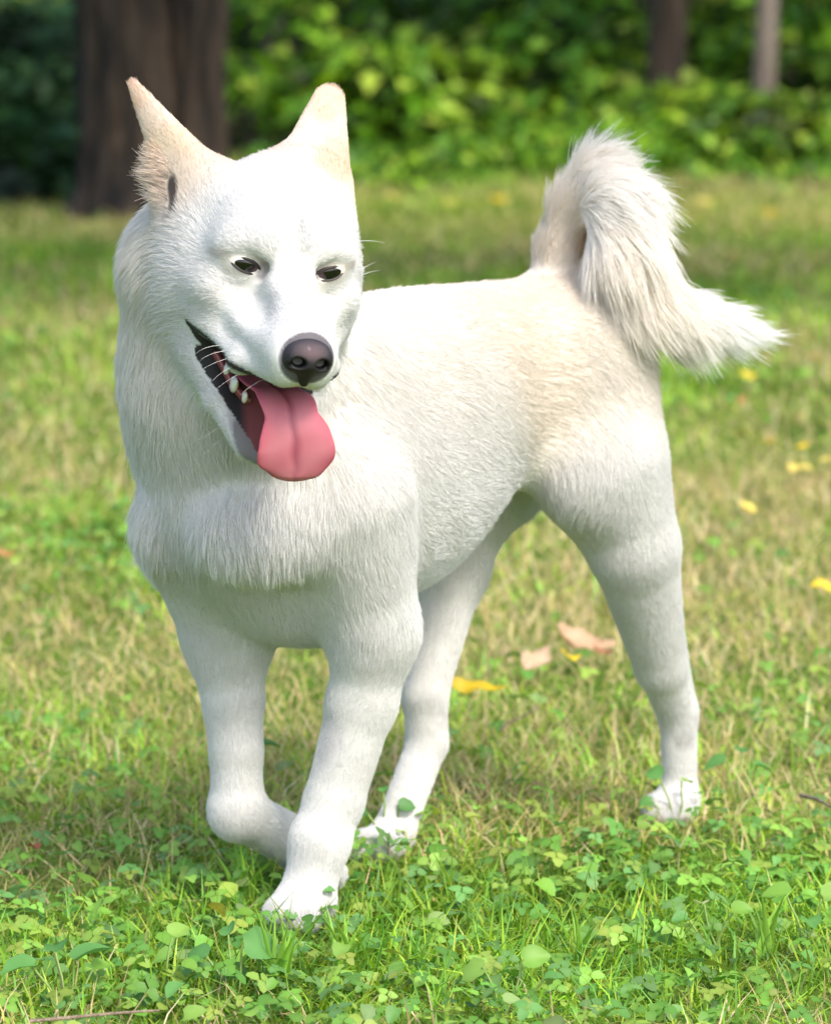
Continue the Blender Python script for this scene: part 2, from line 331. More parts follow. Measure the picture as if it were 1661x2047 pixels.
def make_tree(name, label, base, stems, crown_c, crown_r, n_leaf, leaf_size, pal, bark, seed, clumps=46):
    root = empty(name, base, label, 'tree'); g = np.random.default_rng(seed); crown_c = np.asarray(crown_c, float)
    for (dx, dy, r0, r1, tipx, tipy, tipz, ridg, dep) in stems:
        zz = np.concatenate([np.linspace(-.02, .25, 10), np.linspace(.3, 1.2, 20), np.linspace(1.3, tipz, 14)])
        t = np.clip(zz/tipz, 0, 1); w = wavy((0, 0, 0), (tipx-dx, tipy-dy, 0), len(zz), .01, seed); t2 = t[:, None]
        path = np.array(base) + np.stack([dx+(tipx-dx)*t, dy+(tipy-dy)*t, zz], 1) + np.stack([.02*np.sin(zz*1.7+seed)*np.clip(zz, 0, 1), .02*np.cos(zz*1.3+seed)*np.clip(zz, 0, 1), 0*zz], 1)
        rad_ = r0+(r1-r0)*t + r0*.45*np.exp(-np.clip(zz, 0, 9)/.07)
        nu = 44 if ridg else 14
        v, f = tube(path, rad_, nu, ridg, seed, dep); local(mesh_obj('trunk', v, f, bark), root)
        top = path[-1]
        for k in range(5):
            a = g.uniform(0, 6.28); st = path[-1-k]; en = crown_c + np.array([math.cos(a)*crown_r[0]*.6, math.sin(a)*crown_r[1]*.6, g.uniform(-.3, .5)*crown_r[2]])
            pw_ = wavy(st, en, 12, .06, seed+k); v, f = tube(pw_, np.linspace(r1*.7, r1*.12, 12), 7); local(mesh_obj('branch', v, f, bark), root)
    pos, k, _ = crown_points(crown_c, crown_r, n_leaf, clumps, seed); col = pick(pal, n_leaf)
    v, f, c = leaf_cloud(pos, g.uniform(.7, 1.3, n_leaf)*leaf_size, col); local(mesh_obj('crown', v, f, m_leaf, None, False, c), root)
    return root
def make_shrub(name, label, base, r, h, n_leaf, leaf_size, pal, seed, group, clumps=26, nst=7):
    root = empty(name, base, label, 'shrub', group); g = np.random.default_rng(seed); base = np.asarray(base, float)
    pos, k, cl = crown_points(base+np.array([0, 0, h*.55]), (r, r*.8, h*.55), n_leaf, clumps, seed, .36)
    pos[:, 2] = np.maximum(np.abs(pos[:, 2]), .02); cb_ = .18+1.4*g.random(clumps)**1.6; col = pick(pal, n_leaf)*cb_[k][:, None]  # clump tones put bright dapples and dark gaps into the leaf colour
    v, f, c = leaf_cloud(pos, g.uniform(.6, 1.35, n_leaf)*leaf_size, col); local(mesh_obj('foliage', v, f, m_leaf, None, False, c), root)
    for i in range(nst):
        e = base+np.array([0, 0, h*.55]) + cl[i % clumps]*np.array([r, r*.8, h*.5])*.85; e[2] = max(e[2], .12)
        v, f = tube(wavy(base+np.array([g.normal(0, .05), g.normal(0, .05), -.01]), e, 9, .02, seed+i), np.linspace(.011, .004, 9), 6); local(mesh_obj('stem', v, f, m_bark2), root)
    return root
YG = [(.20, .40, .025), (.14, .31, .022), (.29, .48, .035), (.09, .21, .02), (.36, .50, .06)]
MG = [(.065, .18, .018), (.10, .25, .022), (.04, .12, .016), (.15, .33, .03)]
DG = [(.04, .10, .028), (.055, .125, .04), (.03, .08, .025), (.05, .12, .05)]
tb = at_ground(300, 425)
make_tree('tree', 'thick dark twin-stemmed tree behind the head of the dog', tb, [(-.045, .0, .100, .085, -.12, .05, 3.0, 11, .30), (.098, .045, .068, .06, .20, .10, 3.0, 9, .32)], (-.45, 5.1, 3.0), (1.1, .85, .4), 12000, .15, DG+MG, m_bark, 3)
def tree_at(px, py, r0, label, seed, lean=0.0, bark=m_bark2, cz=3.3, cr=(1.5, .9, .4), nl=6500):
    b = at_ground(px, py); make_tree('tree', label, b, [(0, 0, r0, r0*.8, lean, .1, 3.2, 0, 0)], b+np.array([lean+.7, -.9, cz]), cr, nl, .15, MG+DG, bark, seed)
tree_at(1328, 322, .055, 'slim brown tree trunk rising from the shrubs behind the raised tail', 11, .10, m_bark)
tree_at(1524, 334, .031, 'thin grey tree trunk at the lawn edge, rightmost of the trunks', 12, .05)
tree_at(1112, 236, .045, 'dark slender tree trunk half hidden in leaves left of the raised tail', 13, -.12, m_bark)
make_tree('tree', 'unseen tall tree added behind the shrubs, its crown blocks sky light', V3(.75, 10.4, 0), [(0, 0, .11, .09, -.2, -1.2, 3.3, 11, .2)], (.5, 7.4, 3.7), (2.5, 1.5, .45), 2600, .16, MG+DG, m_bark, 23, 60)  # unseen tree, crown added overhead to block sky light and darken the background
# the tree beside the lawn, outside the picture, whose crown shades the strip behind the dog
make_tree('tree', 'broad tree beside the lawn whose crown shades the strip behind the dog', V3(3.6, 3.4, 0), [(0, 0, .13, .10, -.3, 0, 3.2, 11, .14)], (1.15, 3.25, 3.0), (2.0, .55, .28), 17000, .15, MG, m_bark, 17, 60)
SH = [(520, 300, .42, .50, YG, 'bright yellow-green shrub right of the thick tree'), (640, 262, .45, .55, MG, 'mid green shrub above the left ear of the dog'), (760, 318, .36, .34, YG, 'low light green shrub at the lawn edge behind the back of the dog'),
      (850, 250, .45, .60, YG, 'tall sunlit shrub above the back of the dog'), (960, 300, .40, .46, MG, 'mid green shrub left of the raised tail'), (1075, 285, .38, .42, MG+YG, 'leafy shrub just behind the raised tail'), (1185, 250, .42, .55, MG, 'dense green shrub above the raised tail'),
      (1215, 300, .26, .30, YG, 'low pale green shrub right of the raised tail'), (1425, 275, .30, .45, YG, 'bright green shrub between the two trunks on the right'), (1465, 330, .22, .20, YG, 'small feathery shrub at the foot of the thin grey trunk'), (1660, 290, .30, .52, MG+YG, 'leafy shrub at the right edge of the picture'),
      (1345, 335, .17, .19, YG, 'small bright shrub at the foot of the slim brown trunk'), (1560, 348, .15, .17, YG, 'small leafy sprout right of the thin grey trunk'),
      (1700, 255, .5, .6, MG, 'dark shrub cut by the right edge of the picture'),
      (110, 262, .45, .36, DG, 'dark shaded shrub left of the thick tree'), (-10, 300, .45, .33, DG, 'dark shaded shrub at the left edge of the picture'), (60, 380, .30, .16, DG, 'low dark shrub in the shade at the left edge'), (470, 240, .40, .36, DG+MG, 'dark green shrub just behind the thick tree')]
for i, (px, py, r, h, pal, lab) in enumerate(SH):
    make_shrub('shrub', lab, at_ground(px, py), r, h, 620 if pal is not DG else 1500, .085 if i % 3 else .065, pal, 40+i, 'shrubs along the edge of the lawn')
# tall undergrowth strip in front of the shrubs and the wood behind them
g = np.random.default_rng(5); n_ = 5200
x = g.uniform(-.45, 2.6, n_); y = 7.75+g.normal(0, .22, n_)+.12*np.sin(x*3); z = np.abs(g.normal(0, .055, n_))*(1+.5*np.sin(x*4.2)); z[x < .0] *= .6
v, f, c = leaf_cloud(np.stack([x, y, z], 1), g.uniform(.03, .065, n_), pick(YG+MG, n_)); tag(mesh_obj('undergrowth', v, f, m_leaf, None, False, c), 'low leafy undergrowth along the lawn edge', 'undergrowth', kind='stuff')
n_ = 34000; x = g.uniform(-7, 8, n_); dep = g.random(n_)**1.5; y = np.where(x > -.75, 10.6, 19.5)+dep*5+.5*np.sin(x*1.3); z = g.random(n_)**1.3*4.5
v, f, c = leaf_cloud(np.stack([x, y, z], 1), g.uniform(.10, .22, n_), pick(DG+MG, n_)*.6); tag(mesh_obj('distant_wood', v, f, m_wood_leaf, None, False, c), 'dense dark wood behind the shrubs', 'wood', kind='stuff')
# ------------------------------------------------------------------ the dog
DOG_RES = .0021
WHITE = (.85, .845, .83); CREAM = (.84, .765, .665); TAN = (.72, .50, .28); PINK = (.78, .55, .45)
REG = ['body_fur', 'head_fur', 'ear_fur', 'ear_fur', 'foreleg_fur', 'foreleg_fur', 'hind_leg_fur', 'hind_leg_fur', 'tail_fur']
# head frame: l = the dog's left, u = up, f = forward, from the point between the eyes
a_, b_, ro_ = math.radians(15), math.radians(16), math.radians(5.5)
view = unit(ray(568, 535)); cr = unit(np.cross(view, (0, 0, 1))); cu = np.cross(cr, view); cb = -view
HFw = cr*math.sin(a_)*math.cos(b_) - cu*math.sin(b_) + cb*math.cos(a_)*math.cos(b_)
l0 = unit(cr*math.cos(a_) - cb*math.sin(a_)); l0 = unit(l0 - HFw*(l0@HFw)); u0 = np.cross(HFw, l0)
HL = l0*math.cos(ro_) - u0*math.sin(ro_); HU = np.cross(HFw, HL)
EYE0 = at_y(568, 535, -.11)
HR = np.array([HL, HU, HFw])
def Hd(l, u, f): return EYE0 + HL*l + HU*u + HFw*f
def HP(px, py, f):
    r = ray(px, py); return CAM + r*(((EYE0-CAM)@HFw + f)/(r@HFw))
DR = np.array([DOG_H, DOG_L, (0, 0, 1.0)])
def tilt(R, axis, deg):
    m = Matrix.Rotation(math.radians(deg), 3, Vector(axis)); return R@np.array(m).T
back = -DOG_H + V3(0, 0, -.25)
P = []
A = P.append
# trunk
bd = dict(len=.0105, lift=.13)
A(ell(D(-.075, 0, .392), (.172, .091, .135), DR, k=.05, flow=back, **bd))
A(ell(D(-.235, 0, .444), (.15, .072, .086), DR, k=.06, flow=back, col=CREAM, **bd))
A(ell(D(-.355, 0, .445), (.075, .066, .085), DR, k=.05, flow=back+V3(0, 0, -.3), col=(.85, .805, .735), **bd))
A(ell(D(-.10, 0, .455), (.12, .05, .055), DR, k=.05, flow=back, col=CREAM, **bd))
for s in (1, -1):
    A(ell(D(-.005, s*.055, .40), (.068, .038, .12), tilt(DR, DOG_L, 12), k=.04, flow=back+V3(0, 0, -.8), **bd))
# chest, breast
cf = dict(len=.014, lift=.15)
A(ell(D(.045, 0, .385), (.065, .074, .085), DR, k=.05, flow=V3(0, 0, -1)+.2*DOG_H, **cf))
A(ell(D(.005, 0, .285), (.075, .058, .052), DR, k=.04, flow=V3(0, 0, -1)-.4*DOG_H, len=.012, lift=.2))
# neck and ruff
nf = dict(len=.0135, lift=.13)
n0, n1, n2, n3 = at_y(408, 545, .0), at_y(452, 760, .02), at_y(500, 950, .05), at_y(480, 1040, .03)
A(cone(n0, n1, .072, .074, k=.05, flow=V3(-.2, .3, -1), **nf))
A(cone(n1, n2, .074, .088, k=.05, flow=V3(0, .1, -1), **nf))
A(cone(n2, n3, .088, .052, k=.05, flow=V3(0, .1, -1), **nf))
A(ell(at_y(520, 1058, -.036), (.056, .040, .046), k=.018, flow=V3(.1, 0, -1), len=.0155, lift=.18))
A(ell(at_y(338, 1045, .034), (.031, .034, .042), k=.012, flow=V3(-.1, 0, -1), len=.0155, lift=.18))
# head
hf = dict(reg=1)
A(ell(Hd(0, .020, -.065), (.064, .050, .075), HR, k=.03, flow=-HFw+.3*HU, len=.0065, lift=.15, **hf))
A(ell(Hd(0, .024, -.018), (.046, .034, .042), HR, k=.03, flow=-HFw+.5*HU, len=.0055, lift=.14, **hf))
for s in (1, -1):
    A(ell(Hd(s*.036, .015, -.006), (.021, .014, .018), HR, k=.02, flow=-HFw+.6*HL*s+.4*HU, len=.0045, lift=.15, **hf))
    A(ell(Hd(s*.047, -.035, -.045), (.028, .045, .048), HR, k=.03, flow=-HFw+.5*HL*s-.3*HU, len=.008, lift=.18, **hf))
    A(ell(Hd(s*.060, -.030, -.075), (.022, .05, .035), HR, k=.03, flow=-HFw+.6*HL*s-.4*HU, len=.012, lift=.18, **hf))
    A(cone(Hd(s*.024, -.042, .002), Hd(s*.0115, -.052, .088), .0255, .0170, k=.018, flow=-HFw+.2*HL*s-.2*HU, len=.0042, lift=.15, **hf))
A(cone(Hd(0, -.006, .010), Hd(0, -.038, .083), .0225, .018, k=.022, flow=-HFw, len=.0045, lift=.15, **hf))
A(ell(Hd(0, -.047, .084), (.020, .019, .014), HR, k=.015, flow=-HFw+.3*HU, len=.003, lift=.15, **hf))
for s in (1, -1):                      # hollows beside the bridge, brows
    A(ell(Hd(s*.033, -.022, .040), (.009, .011, .024), HR, k=.014, op='c'))
    A(ell(Hd(s*.019, .022, .012), (.011, .009, .010), HR, k=.014, flow=-HFw+.5*HU, len=.0055, lift=.14, **hf))
    A(ell(Hd(s*.055, -.024, -.022), (.014, .010, .026), HR, k=.016, flow=-HFw+.5*HL*s-.2*HU, len=.007, lift=.18, **hf))
A(cone(Hd(0, .016, .034), Hd(0, .062, -.004), .0030, .0045, k=.016, op='c'))
# lower jaw and throat
for s in (1, -1):
    A(cone(Hd(s*.046, -.088, -.032), Hd(s*.036, -.118, -.006), .0150, .0090, k=.02, flow=-HFw-.1*HU, len=.006, lift=.18, **hf))
    A(cone(Hd(s*.036, -.118, -.006), Hd(s*.016, -.149, .026), .0090, .0075, k=.008, flow=-HFw-.1*HU, len=.006, lift=.18, **hf))
A(cone(Hd(0, -.110, -.018), Hd(0, -.151, .032), .020, .0090, k=.02, flow=-HFw-.3*HU, len=.006, lift=.18, **hf))
A(cone(Hd(0, -.098, -.062), n2, .040, .058, k=.045, flow=V3(0, .2, -1), len=.017, lift=.16))
A(cone(Hd(0, -.03, -.085), n1, .058, .072, k=.04, flow=V3(-.1, .3, -1), len=.017, lift=.16))
# the open mouth: a wedge between palate and jaw with its apex at the mouth corners
AP_U, AP_F = -.061, -.019
def mouth(Pw, grow=0.0):
    q = Pw-EYE0; u = q@HU - AP_U; f = q@HFw - AP_F; l = np.abs(q@HL)
    a1, a2 = math.radians(-10), math.radians(-60)
    up_ = (u*math.cos(a1) - f*math.sin(a1)); lo_ = -(u*math.cos(a2) - f*math.sin(a2))
    return np.maximum(np.maximum(up_, lo_), l-.075) - grow
A(func(mouth, Hd(0, -.09, .03), .14, k=.006, op='c'))
for s in (1, -1):                      # upper lips
    A(cone(Hd(s*.053, -.057, -.012), Hd(s*.037, -.070, .042), .006, .0080, k=.016, flow=-HFw+.2*HL*s-.3*HU, len=.0042, lift=.15, **hf))
    A(cone(Hd(s*.037, -.070, .042), Hd(s*.013, -.065, .090), .0080, .008, k=.012, flow=-HFw+.2*HL*s-.3*HU, len=.0042, lift=.15, **hf))
# eye sockets
EYES = []
for s in (1, -1):
    ec = Hd(s*.0345, .0022, -.003); EYES.append((s, ec))
    A(ell(ec+HFw*.017-HL*s*.001, (.020, .0095, .0095), HR, k=.012, op='c'))
    A(ell(ec+HFw*.0005, (.0172, .0165, .0168), HR, k=.009, flow=-HFw+.5*HL*s+.3*HU, len=.0032, lift=.12, **hf))
# ears
A(fcone(HP(624, 352, -.085), HP(656, 204, -.120), .034, .0150, cb+.25*HL, 2.6, k=.03, reg=2, col=(.82, .68, .57), len=.0045, lift=.12))
A(fcone(HP(382, 360, -.080), HP(268, 172, -.120), .0290, .0060, cb-.45*cr, 2.6, k=.03, reg=3, col=(.82, .68, .57), len=.0045, lift=.12))
A(fcone(HP(328, 372, -.066), HP(305, 285, -.085), .014, .005, cb-.2*cr, 1.3, k=.01, op='c'))
# left foreleg (planted)
lg = dict(len=.0055, lift=.15)
e1 = M(752, 1262, .085)
A(cone(M(700, 1010, .085), e1, .050, .033, k=.045, reg=0, len=.009, lift=.15))
A(cone(e1, M(724, 1400, .07), .0335, .0300, k=.022, reg=4, **lg))
A(cone(M(824, 1276, .085), M(792, 1305, .085), .0075, .010, k=.012, reg=4, **lg))
A(cone(M(724, 1400, .07), M(668, 1600, .055), .0292, .0250, k=.010, reg=4, **lg))
A(cone(M(668, 1600, .055), M(640, 1680, .052), .0250, .0252, k=.008, reg=4, **lg))
A(cone(M(640, 1680, .052), M(618, 1775, .05), .0252, .0225, k=.010, reg=4, **lg))
A(ell(M(672, 1745, .048), (.010, .010, .012), k=.012, reg=4, **lg))
pf = M(606, 1812, .05)
A(ell(pf+DOG_H*.006+V3(0, 0, -.002), (.032, .023, .017), DR, k=.02, reg=4, len=.007, lift=.3))
for i, t in enumerate((-.016, -.0055, .0055, .016)):
    c = pf + DOG_H*(.022-abs(t)*.5) + DOG_L*t; c[2] = .012
    A(ell(c, (.015, .0075, .0105), DR, k=.008, reg=4, len=.005, lift=.25))
# right foreleg (lifted, folded at the wrist)
A(cone(M(395, 1120, -.075), M(452, 1275, -.07), .040, .034, k=.04, reg=0, len=.009, lift=.15))
A(cone(M(455, 1275, -.07), M(466, 1400, -.062), .0345, .0270, k=.022, reg=5, **lg))
A(cone(M(466, 1400, -.062), M(472, 1500, -.057), .0270, .0232, k=.005, reg=5, **lg))
A(cone(M(472, 1500, -.057), M(474, 1600, -.055), .0232, .0228, k=.005, reg=5, **lg))
w0 = M(474, 1622, -.055)
A(ell(w0, (.0245, .0245, .026), k=.010, reg=5, **lg))
pw = w0 - DOG_H*.062 + V3(.012, 0, -.042)
A(cone(w0, pw, .0225, .0225, k=.010, reg=5, **lg))
A(ell(pw-DOG_H*.018+V3(0, 0, -.014), (.030, .026, .018), tilt(DR, DOG_L, -42), k=.02, reg=5, **lg))
# left hind leg
A(ell(M(1185, 850, .050), (.075, .040, .105), tilt(DR, DOG_L, 14), k=.05, reg=0, flow=back+V3(0, 0, -.8), col=(.84, .80, .74), **bd))
k1 = M(1175, 1040, .075)
A(cone(M(1225, 930, .07), M(1266, 1090, .075), .049, .0415, k=.04, reg=6, len=.008, lift=.15))
A(ell(M(1160, 955, .07), (.030, .022, .034), tilt(DR, DOG_L, 30), k=.045, reg=6, len=.012, lift=.18))
A(cone(M(1266, 1090, .075), M(1320, 1330, .065), .0415, .0245, k=.010, reg=6, len=.0065, lift=.15))
A(cone(M(1320, 1330, .065), M(1354, 1430, .06), .0225, .0185, k=.008, reg=6, **lg))
A(cone(M(1330, 1270, .065), M(1378, 1402, .06), .016, .0060, k=.012, reg=6, **lg))
A(cone(M(1356, 1420, .06), M(1359, 1575, .06), .0182, .0162, k=.006, reg=6, **lg))
pl = M(1358, 1590, .06)
A(ell(pl+DOG_H*.014+V3(0, 0, -.010), (.032, .020, .016), DR, k=.02, reg=6, **lg))
for t in (-.018, -.006, .006, .018):
    c = pl + DOG_H*(.026-abs(t)*.5) + DOG_L*t; c[2] = .012
    A(ell(c, (.014, .007, .010), DR, k=.008, reg=6, len=.005, lift=.25))
# right hind leg (a step further forward)
A(ell(D(-.33, -.055, .37), (.07, .035, .085), tilt(DR, DOG_L, 20), k=.04, reg=0, flow=V3(0, 0, -1), **bd))
A(cone(D(-.29, -.06, .345), M(900, 1130, -.07), .048, .034, k=.04, reg=7, len=.008, lift=.15))
A(cone(M(898, 1130, -.07), M(848, 1390, -.062), .034, .0205, k=.02, reg=7, len=.0065, lift=.15))
A(cone(M(848, 1390, -.062), M(852, 1485, -.06), .0195, .0185, k=.006, reg=7, **lg))
A(cone(M(866, 1340, -.06), M(882, 1486, -.06), .0095, .0060, k=.012, reg=7, **lg))
A(cone(M(854, 1485, -.06), M(792, 1650, -.06), .0188, .0182, k=.006, reg=7, **lg))
pr_ = M(780, 1672, -.06)
A(ell(pr_+DOG_H*.018+V3(0, 0, -.006), (.034, .021, .016), DR, k=.02, reg=7, **lg))
for t in (-.018, -.006, .006, .018):
    c = pr_ + DOG_H*(.030-abs(t)*.5) + DOG_L*t; c[2] = .012
    A(ell(c, (.014, .007, .010), DR, k=.008, reg=7, len=.005, lift=.25))
# tail: up from the rump, over and down in a plume
T = [(1120, 590, .0, .026), (1118, 500, .0, .019), (1145, 415, .01, .018), (1195, 362, .03, .022), (1232, 410, .06, .024), (1248, 500, .075, .026), (1290, 595, .085, .026), (1370, 645, .09, .022), (1440, 656, .095, .013), (1515, 668, .1, .004)]
TL = [.010, .014, .024, .040, .040, .034, .030, .032, .034, .03]
TC = [CREAM, CREAM, (.92, .85, .76), (.98, .97, .94), (.98, .94, .88), (.97, .90, .81), (.98, .94, .88), (1, .99, .97), (1, .99, .97), (1, .99, .97)]
for i in range(len(T)-1):
    p0 = M(*T[i][:3]); p1 = M(*T[i+1][:3])
    A(cone(p0, p1, T[i][3], T[i+1][3], k=.02, reg=8, len=TL[i], lift=.2, col=TC[i], flow=unit(p1-p0)+(V3(.35, 0, .9) if i in (2, 3) else V3(.3, 0, .1) if i in (4, 5) else 0)))
dv, df, dn, da = mesh_sdf(P, (-.32, -.30, -.01), (.52, .78, .76), DOG_RES)
# relax limbs and trunk so that muscle forms run into each other
ed = np.concatenate([df[:, [0, 1]], df[:, [1, 2]], df[:, [2, 3]], df[:, [3, 0]]]); ed = np.concatenate([ed, ed[:, ::-1]])
deg = np.maximum(np.bincount(ed[:, 0], minlength=len(dv)), 1)
def lap(a): return np.stack([np.bincount(ed[:, 0], a[ed[:, 1], i], len(dv)) for i in range(a.shape[1])], 1)/deg[:, None]
rg_ = da[:, 8].astype(int); wm = np.where((rg_ >= 4) & (rg_ <= 7), 1.0, np.where(rg_ == 0, .6, np.where(rg_ == 8, .8, 0.0)))[:, None]
wm = np.where(dv[:, 2:3] < .03, .25*wm, wm)
for _ in range(6): wm = lap(wm)
for _ in range(18): dv = dv + .5*wm*(lap(dv)-dv)
fnv = np.cross(dv[df[:, 2]]-dv[df[:, 0]], dv[df[:, 3]]-dv[df[:, 1]]); vn = np.zeros_like(dv)
for c_ in range(4):
    for i_ in range(3): vn[:, i_] += np.bincount(df[:, c_], fnv[:, i_], len(dv))
vn /= np.maximum(np.linalg.norm(vn, axis=1), 1e-12)[:, None]; vn *= np.sign((vn*dn).sum(1).sum()); dn = vn
for _ in range(14): da[:, 3:8] = lap(da[:, 3:8])*.7+da[:, 3:8]*.3; da[:, :3] = lap(da[:, :3])*.7+da[:, :3]*.3
print('dog verts', len(dv))
# ---- colour of skin and coat, fur length
flow = da[:, :3].copy(); flen = da[:, 3].copy(); lift = da[:, 4].copy(); dcol = da[:, 5:8].copy(); dreg = da[:, 8].astype(int)
fmask = np.ones(len(dv))
def vnoise(p, sc, seed):
    r = np.random.default_rng(seed); out = np.zeros(len(p))
    for _ in range(7):
        k = unit(r.normal(size=3))*sc*r.uniform(.6, 1.6); out += np.sin(p@k + r.uniform(0, 6.28))
    return out/3.2
def blob(c, rad, colr, amt=1.0, soft=.5, nz=.25, sel=None):
    d = np.linalg.norm((dv-c)/rad, axis=1) + nz*vnoise(dv, 160, 5)
    w = amt*np.clip((1+soft-d)/soft, 0, 1)
    if sel is not None: w = w*sel
    dcol[:] = dcol*(1-w[:, None]) + np.array(colr)*w[:, None]
    return w
# cream saddle along back and flank
hgt = np.clip((dv[:, 2]-.36)/.16, 0, 1)*((dreg == 0) | (dreg == 6))
ww = np.clip(hgt*.55 + .25*vnoise(dv, 40, 2)*hgt, 0, 1)[:, None]
dcol = dcol*(1-ww*.6) + np.array(CREAM)*ww*.6
def mouth_up(Pw): q_ = Pw-EYE0; u_ = q_@HU-AP_U; f_ = q_@HFw-AP_F; a1 = math.radians(-10); return u_*math.cos(a1)-f_*math.sin(a1)
def mouth_low(Pw): q_ = Pw-EYE0; u_ = q_@HU-AP_U; f_ = q_@HFw-AP_F; a2 = math.radians(-60); return -(u_*math.cos(a2)-f_*math.sin(a2))
mo = mouth(dv); inm = ((np.abs(mo) < .0026) | ((mo < .005) & (mouth_low(dv) > mouth_up(dv)))) & (np.linalg.norm(dv-Hd(0, -.095, .03), axis=1) < .105)
jn = HU*math.cos(math.radians(60))+HFw*math.sin(math.radians(60)); inm |= (dn@jn > .62) & (mouth_low(dv) < .022) & (mouth_low(dv) > -.02) & (mouth_up(dv) < .0) & (np.linalg.norm(dv-Hd(0, -.11, .0), axis=1) < .085) & ((dv-EYE0)@HU < -.068)
qj = dv-EYE0; rj = np.hypot(qj@HU-AP_U, qj@HFw-AP_F); inm &= (mouth_up(dv) > mouth_low(dv)) | (np.abs(qj@HL) < .074-.66*rj)
q = dv-EYE0; hl, hu, hfv = q@HL, q@HU, q@HFw
isear = (dreg == 2) | (dreg == 3)
blob(HP(664, 175, -.12), (.022, .03, .018), (.78, .56, .42), .75, sel=dreg == 2)
blob(HP(655, 225, -.11), (.006, .03, .006), (.74, .52, .36), .5, sel=dreg == 2)
blob(HP(668, 325, -.085), (.016, .04, .014), (.72, .52, .36), .65, sel=dreg == 2)
blob(HP(266, 178, -.12), (.014, .03, .016), (.78, .56, .42), .7, sel=dreg == 3)
blob(HP(338, 285, -.075), (.020, .03, .012), (.78, .62, .42), .45, sel=dreg == 3)
blob(HP(420, 305, -.06), (.018, .03, .010), (.80, .66, .54), .5)
fr = np.clip(1.6-np.linalg.norm((dv-HP(300, 368, -.07))/np.array((.014, .05, .024)), axis=1), 0, 1); flen = np.maximum(flen, fr*.019); lift = np.maximum(lift, np.minimum(fr, .6)*.75); flow += fr[:, None]*np.array((-1.6, 0, -.5))
cw = blob(HP(336, 385, -.055), (.004, .03, .016), (.018, .010, .009), .97, nz=.6); fmask[cw > .85] = 0  # canal painted near black as the shade inside it
for (s, ec) in EYES:
    w = blob(ec+HFw*.012, (.017, .014, .0085), (.66, .57, .51), .45, soft=.4, nz=.15); flen[:] = np.where(w > .02, np.minimum(flen, .0028), flen); qe = dv-(ec+HFw*.012); fmask[(((qe@HL)/.0150)**2 + ((qe@HU-s*(qe@HL)*.27)/.0072)**2 + ((qe@HFw)/.02)**2) < 1] = 0
    blob(ec+HFw*.012-HL*s*.017-HU*.006, (.008, .012, .008), (.42, .33, .33), .5, nz=.2); blob(ec+HFw*.010-HL*s*.010+HU*.016, (.010, .012, .007), (.60, .56, .53), .5, nz=.3); blob(ec+HFw*.005+HL*s*.021+HU*.005, (.009, .012, .0035), (.52, .42, .36), .4, nz=.1)
blob(Hd(0, -.022, .075), (.016, .016, .02), (.74, .73, .76), .7); [blob(Hd(s_*.019, -.020, .050), (.006, .010, .010), (.72, .70, .68), .5) for s_ in (1, -1)]  # the paired side blobs paint the shadow in the bridge hollows
nd = np.linalg.norm((dv-Hd(0, -.046, .104))/np.array((.0225, .0205, .021)), axis=1); fmask[nd < 1.12] = 0; flen[nd < 1.5] = np.minimum(flen[nd < 1.5], .0025)
w = np.clip((1.12-nd)/.12, 0, 1)[:, None]; dcol = dcol*(1-w) + np.array((.10, .09, .10))*w
rim = (np.abs(mo) < .008) & ~inm & (np.linalg.norm(dv-Hd(0, -.095, .03), axis=1) < .10) & (hu < -.055)
flen[rim] = np.minimum(flen[rim], .004)
inner = np.clip((.021-np.abs(hl))/.008, 0, 1)[:, None]
mc = np.array((.015, .012, .013))*(1-inner) + np.array((.16, .035, .035))*inner
dcol[inm] = mc[inm]; fmask[inm] = 0; lw = np.clip((.0052-np.abs(mo))/.0026, 0, 1)*(~inm)*(np.linalg.norm(dv-Hd(0, -.095, .03), axis=1) < .105); dcol = dcol*(1-.85*lw[:, None]) + np.array((.05, .04, .04))*.85*lw[:, None]; fmask[lw > .6] = 0
# thin-haired grey patch on the left forearm
w = blob(M(668, 1470, .07)+np.array((-.012, -.02, 0)), (.017, .03, .030), (.62, .585, .60), .8, nz=.1, sel=dreg == 4); flen[:] = np.where(w > .3, .0035, flen)
blob(M(1365, 1468, .06)+np.array((0, -.015, 0)), (.008, .02, .006), (.55, .54, .53), .7, sel=dreg == 6)
w = blob(M(1150, 490, .0)+V3(.012, -.01, -.005), (.022, .03, .034), TAN, .75, sel=dreg == 8)
under = (dv[:, 2] < .33) & (dreg == 0) & (dn[:, 2] < -.55); flen[under] *= .7

m_body, n, l = new_mat('dog_skin'); o = n.new('ShaderNodeOutputMaterial')
b = N(n, 'ShaderNodeBsdfPrincipled', Roughness=.75); at = N(n, 'ShaderNodeAttribute', attribute_name='Col'); l.new(at.outputs['Color'], b.inputs['Base Color'])
nz = N(n, 'ShaderNodeTexNoise', Scale=900.0, Detail=2.0); bp = N(n, 'ShaderNodeBump', Strength=.15, Distance=.001); l.new(nz.outputs[0], bp.inputs['Height']); l.new(bp.outputs[0], b.inputs['Normal'])
l.new(b.outputs[0], o.inputs[0])
dog = empty('dog', D(-.2, 0, 0), 'white dog with cream back walking on the lawn, tongue out, front paw lifted', 'dog')
DOGW = Matrix.Translation(-Vector(dog.location))
def child(o, parent=None):
    o.parent = parent or dog; o.matrix_parent_inverse = DOGW if parent is None else DOGW.copy() ; return o
def part(name, v, f, mat, col=None, smooth=True, parent=None):
    o = mesh_obj(name, v, f, mat, None, smooth, col); o.parent = parent or dog
    if parent is None: o.matrix_parent_inverse = DOGW
    return o
dcol = np.where((fmask > 0)[:, None], dcol*.84, dcol)
scol = np.where((fmask > 0)[:, None], dcol*np.array((.80, .79, .77)), dcol)  # skin darkened to match the self-shadow within the fur
part('body', dv, df, m_body, scol)

